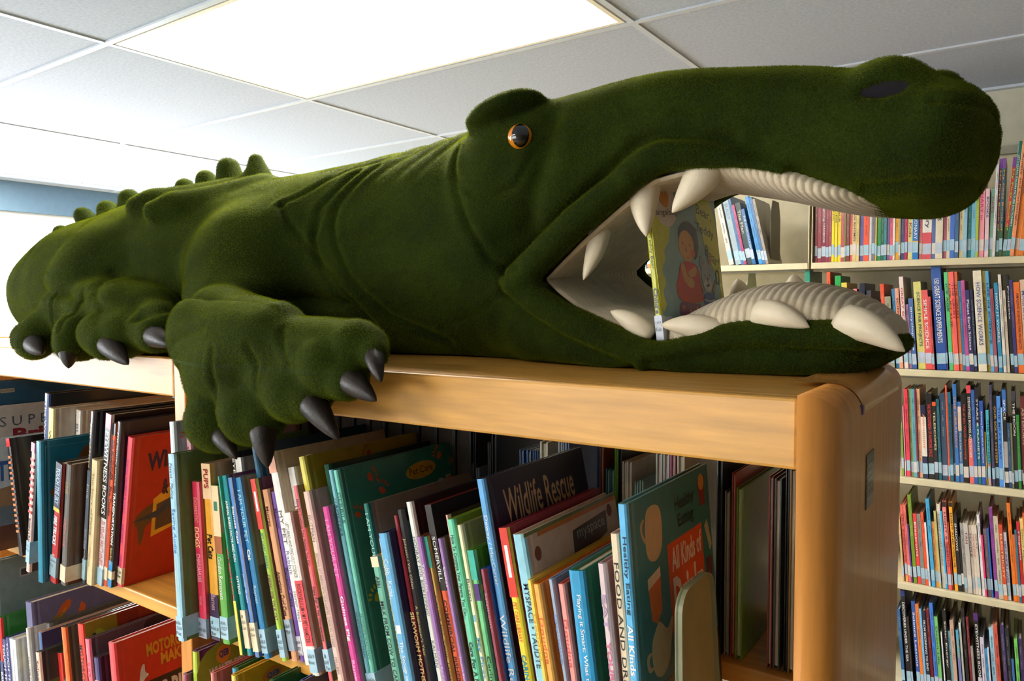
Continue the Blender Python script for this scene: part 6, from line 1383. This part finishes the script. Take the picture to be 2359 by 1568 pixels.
# ------------------------------------------------------------------ the singalong book held in the jaws
Y_, BG, SK = (198, 196, 30), (126, 160, 160), (206, 140, 60)
blob = lambda cy, cv, r, n=11, sd=1: [(cy + r * (1 + .35 * math.sin(j * 2.3 + sd)) * math.cos(2 * math.pi * j / n), cv + r * (1 + .35 * math.cos(j * 1.7 + sd)) * math.sin(2 * math.pi * j / n)) for j in range(n)]
def sh(k, c, ops):                          # drawing moved down the cover
    out = []
    for o in ops:
        if o[0] == 'CP': out.append(('CP', [(y, v * k + c) for y, v in o[1]], o[2]))
        elif o[0] == 'E': out.append(('E', o[1], o[2] * k + c, o[3], o[4] * k, *o[5:]))
    return out
mouth_ops = [
 ('S', 0, 1, 0, .17, (200, 206, 216)), ('T', 'Teddy Bear', .64, .44, .25, .78, (60, 60, 20), .0), ('T', "Child's", .33, .18, .2, .85, K, .04), ('CP', [(.0, .0), (.0, .16), (.14, .16), (.16, .10), (.14, .0)], (186, 194, 206)),
 ('CP', [(.0, .17), (.0, .99), (.34, .99), (.30, .88), (.34, .80), (.24, .74), (.22, .62), (.12, .56), (.14, .50), (.06, .44), (.12, .36), (.05, .30), (.10, .22)], Y_),
 ('CP', [(.62, .99), (.60, .93), (.66, .88), (.64, .80), (.72, .74), (.74, .62), (.82, .58), (.84, .48), (.92, .44), (.96, .30), (.90, .20), (.99, .16), (.99, .99)], Y_),
 ('E', .20, .84, .165, .135, (214, 196, 186)), ('CT', 'singalong', .07, .75, .36, .80, K, .0, .1),
 ('CP', [(.14, .84), (.12, .88), (.13, .93), (.15, .90), (.16, .95), (.175, .90), (.19, .95), (.2, .88), (.21, .95), (.225, .90), (.24, .95), (.25, .90), (.275, .93), (.26, .86), (.24, .83), (.2, .82)], (206, 132, 40)),
 ('CT', 'Bear,', .66, .83, .90, .905, K, .0, -.12), ('CT', 'Teddy', .62, .70, .92, .78, K, .0, -.10), ('CT', 'Bear!', .74, .565, .97, .645, K, .0, -.35),
] + sh(.88, -.06, [
 # child with closed eyes hugging
 ('CP', [(.36, .70), (.34, .84), (.40, .92), (.52, .95), (.62, .90), (.64, .78), (.62, .70)], (40, 28, 20)),
 ('E', .455, .755, .115, .115, SK), ('E', .585, .715, .025, .03, SK), ('CP', [(.56, .66), (.57, .92), (.63, .90), (.645, .76), (.60, .68)], (40, 28, 20)), ('E', .535, .705, .04, .03, (214, 90, 40)),
 ('CP', [(.43, .72), (.445, .755), (.45, .755), (.445, .735), (.455, .715), (.44, .71)], (110, 60, 20)), ('E', .40, .775, .008, .008, (50, 30, 10)), ('E', .505, .765, .008, .008, (50, 30, 10)), ('CP', [(.43, .675), (.46, .665), (.485, .68), (.46, .672)], (110, 50, 20)),
 ('CP', [(.32, .60), (.36, .64), (.55, .64), (.62, .58), (.61, .44), (.66, .36), (.56, .34), (.40, .33), (.27, .36), (.24, .46), (.30, .54)], (200, 40, 20)),
 ('CP', [(.33, .61), (.36, .50), (.46, .44), (.53, .47), (.50, .52), (.42, .53), (.40, .60), (.36, .64)], SK), ('CP', [(.42, .56), (.52, .60), (.56, .62), (.58, .58), (.55, .54), (.47, .52)], SK),
 ('CP', [(.27, .36), (.25, .25), (.30, .26), (.32, .22), (.38, .245), (.42, .19), (.48, .215), (.54, .18), (.58, .22), (.60, .34), (.48, .33)], (116, 30, 100)),
 ('E', .32, .31, .014, .018, (214, 90, 30)), ('E', .42, .28, .014, .018, (214, 90, 30)), ('E', .52, .30, .014, .018, (214, 90, 30)), ('E', .36, .245, .012, .016, (214, 90, 30)),
 ('CP', [(.345, .24), (.38, .24), (.385, .16), (.36, .11), (.33, .12), (.35, .17)], (206, 44, 26)), ('CP', [(.46, .21), (.50, .22), (.51, .14), (.47, .09), (.44, .10), (.465, .16)], (206, 44, 26)),
]) + sh(.92, -.01, [
 # grey teddy in a striped jersey
 ('E', .66, .565, .03, .05, (130, 130, 140)), ('E', .80, .60, .026, .05, (150, 110, 80)), ('E', .735, .46, .095, .115, (140, 142, 150)), ('E', .735, .40, .07, .05, (176, 174, 176)),
 ('E', .735, .445, .016, .014, K), ('CP', [(.73, .43), (.733, .405), (.71, .40), (.70, .41), (.705, .39), (.735, .385), (.765, .40), (.77, .415), (.755, .405), (.74, .405), (.74, .43)], K), ('E', .70, .47, .008, .008, K), ('E', .775, .475, .008, .008, K),
 ('CP', [(.64, .34), (.66, .21), (.74, .18), (.84, .22), (.84, .33), (.75, .35)], (60, 80, 150)), ('CP', [(.645, .30), (.74, .285), (.84, .30), (.84, .292), (.74, .275), (.645, .29)], (190, 196, 210)), ('CP', [(.65, .26), (.74, .245), (.84, .265), (.84, .257), (.74, .235), (.65, .25)], (190, 196, 210)),
 ('CP', [(.64, .34), (.60, .44), (.625, .45), (.67, .35)], (140, 116, 90)), ('CP', [(.83, .33), (.88, .42), (.86, .44), (.80, .36)], (140, 116, 90)), ('CP', [(.66, .21), (.62, .12), (.66, .06), (.80, .06), (.82, .20)], (110, 104, 100)),
]) + [
 ('CP', [(.88, .38), (.895, .48), (.95, .46), (.94, .38), (.935, .38), (.943, .445), (.90, .465), (.888, .38)], K), ('E', .88, .378, .014, .012, K), ('E', .933, .378, .014, .012, K),
 ('L', .0, .165, (200, 206, 216), ('J 419', 'Kub'), .03),
]
make_book('yellow singalong picture book with a child and teddy held in the crocodile mouth', (-.3645, .842, 1.65 - .0505), -.118, .0085, .208, .236, Y_, BG, mouth_ops)
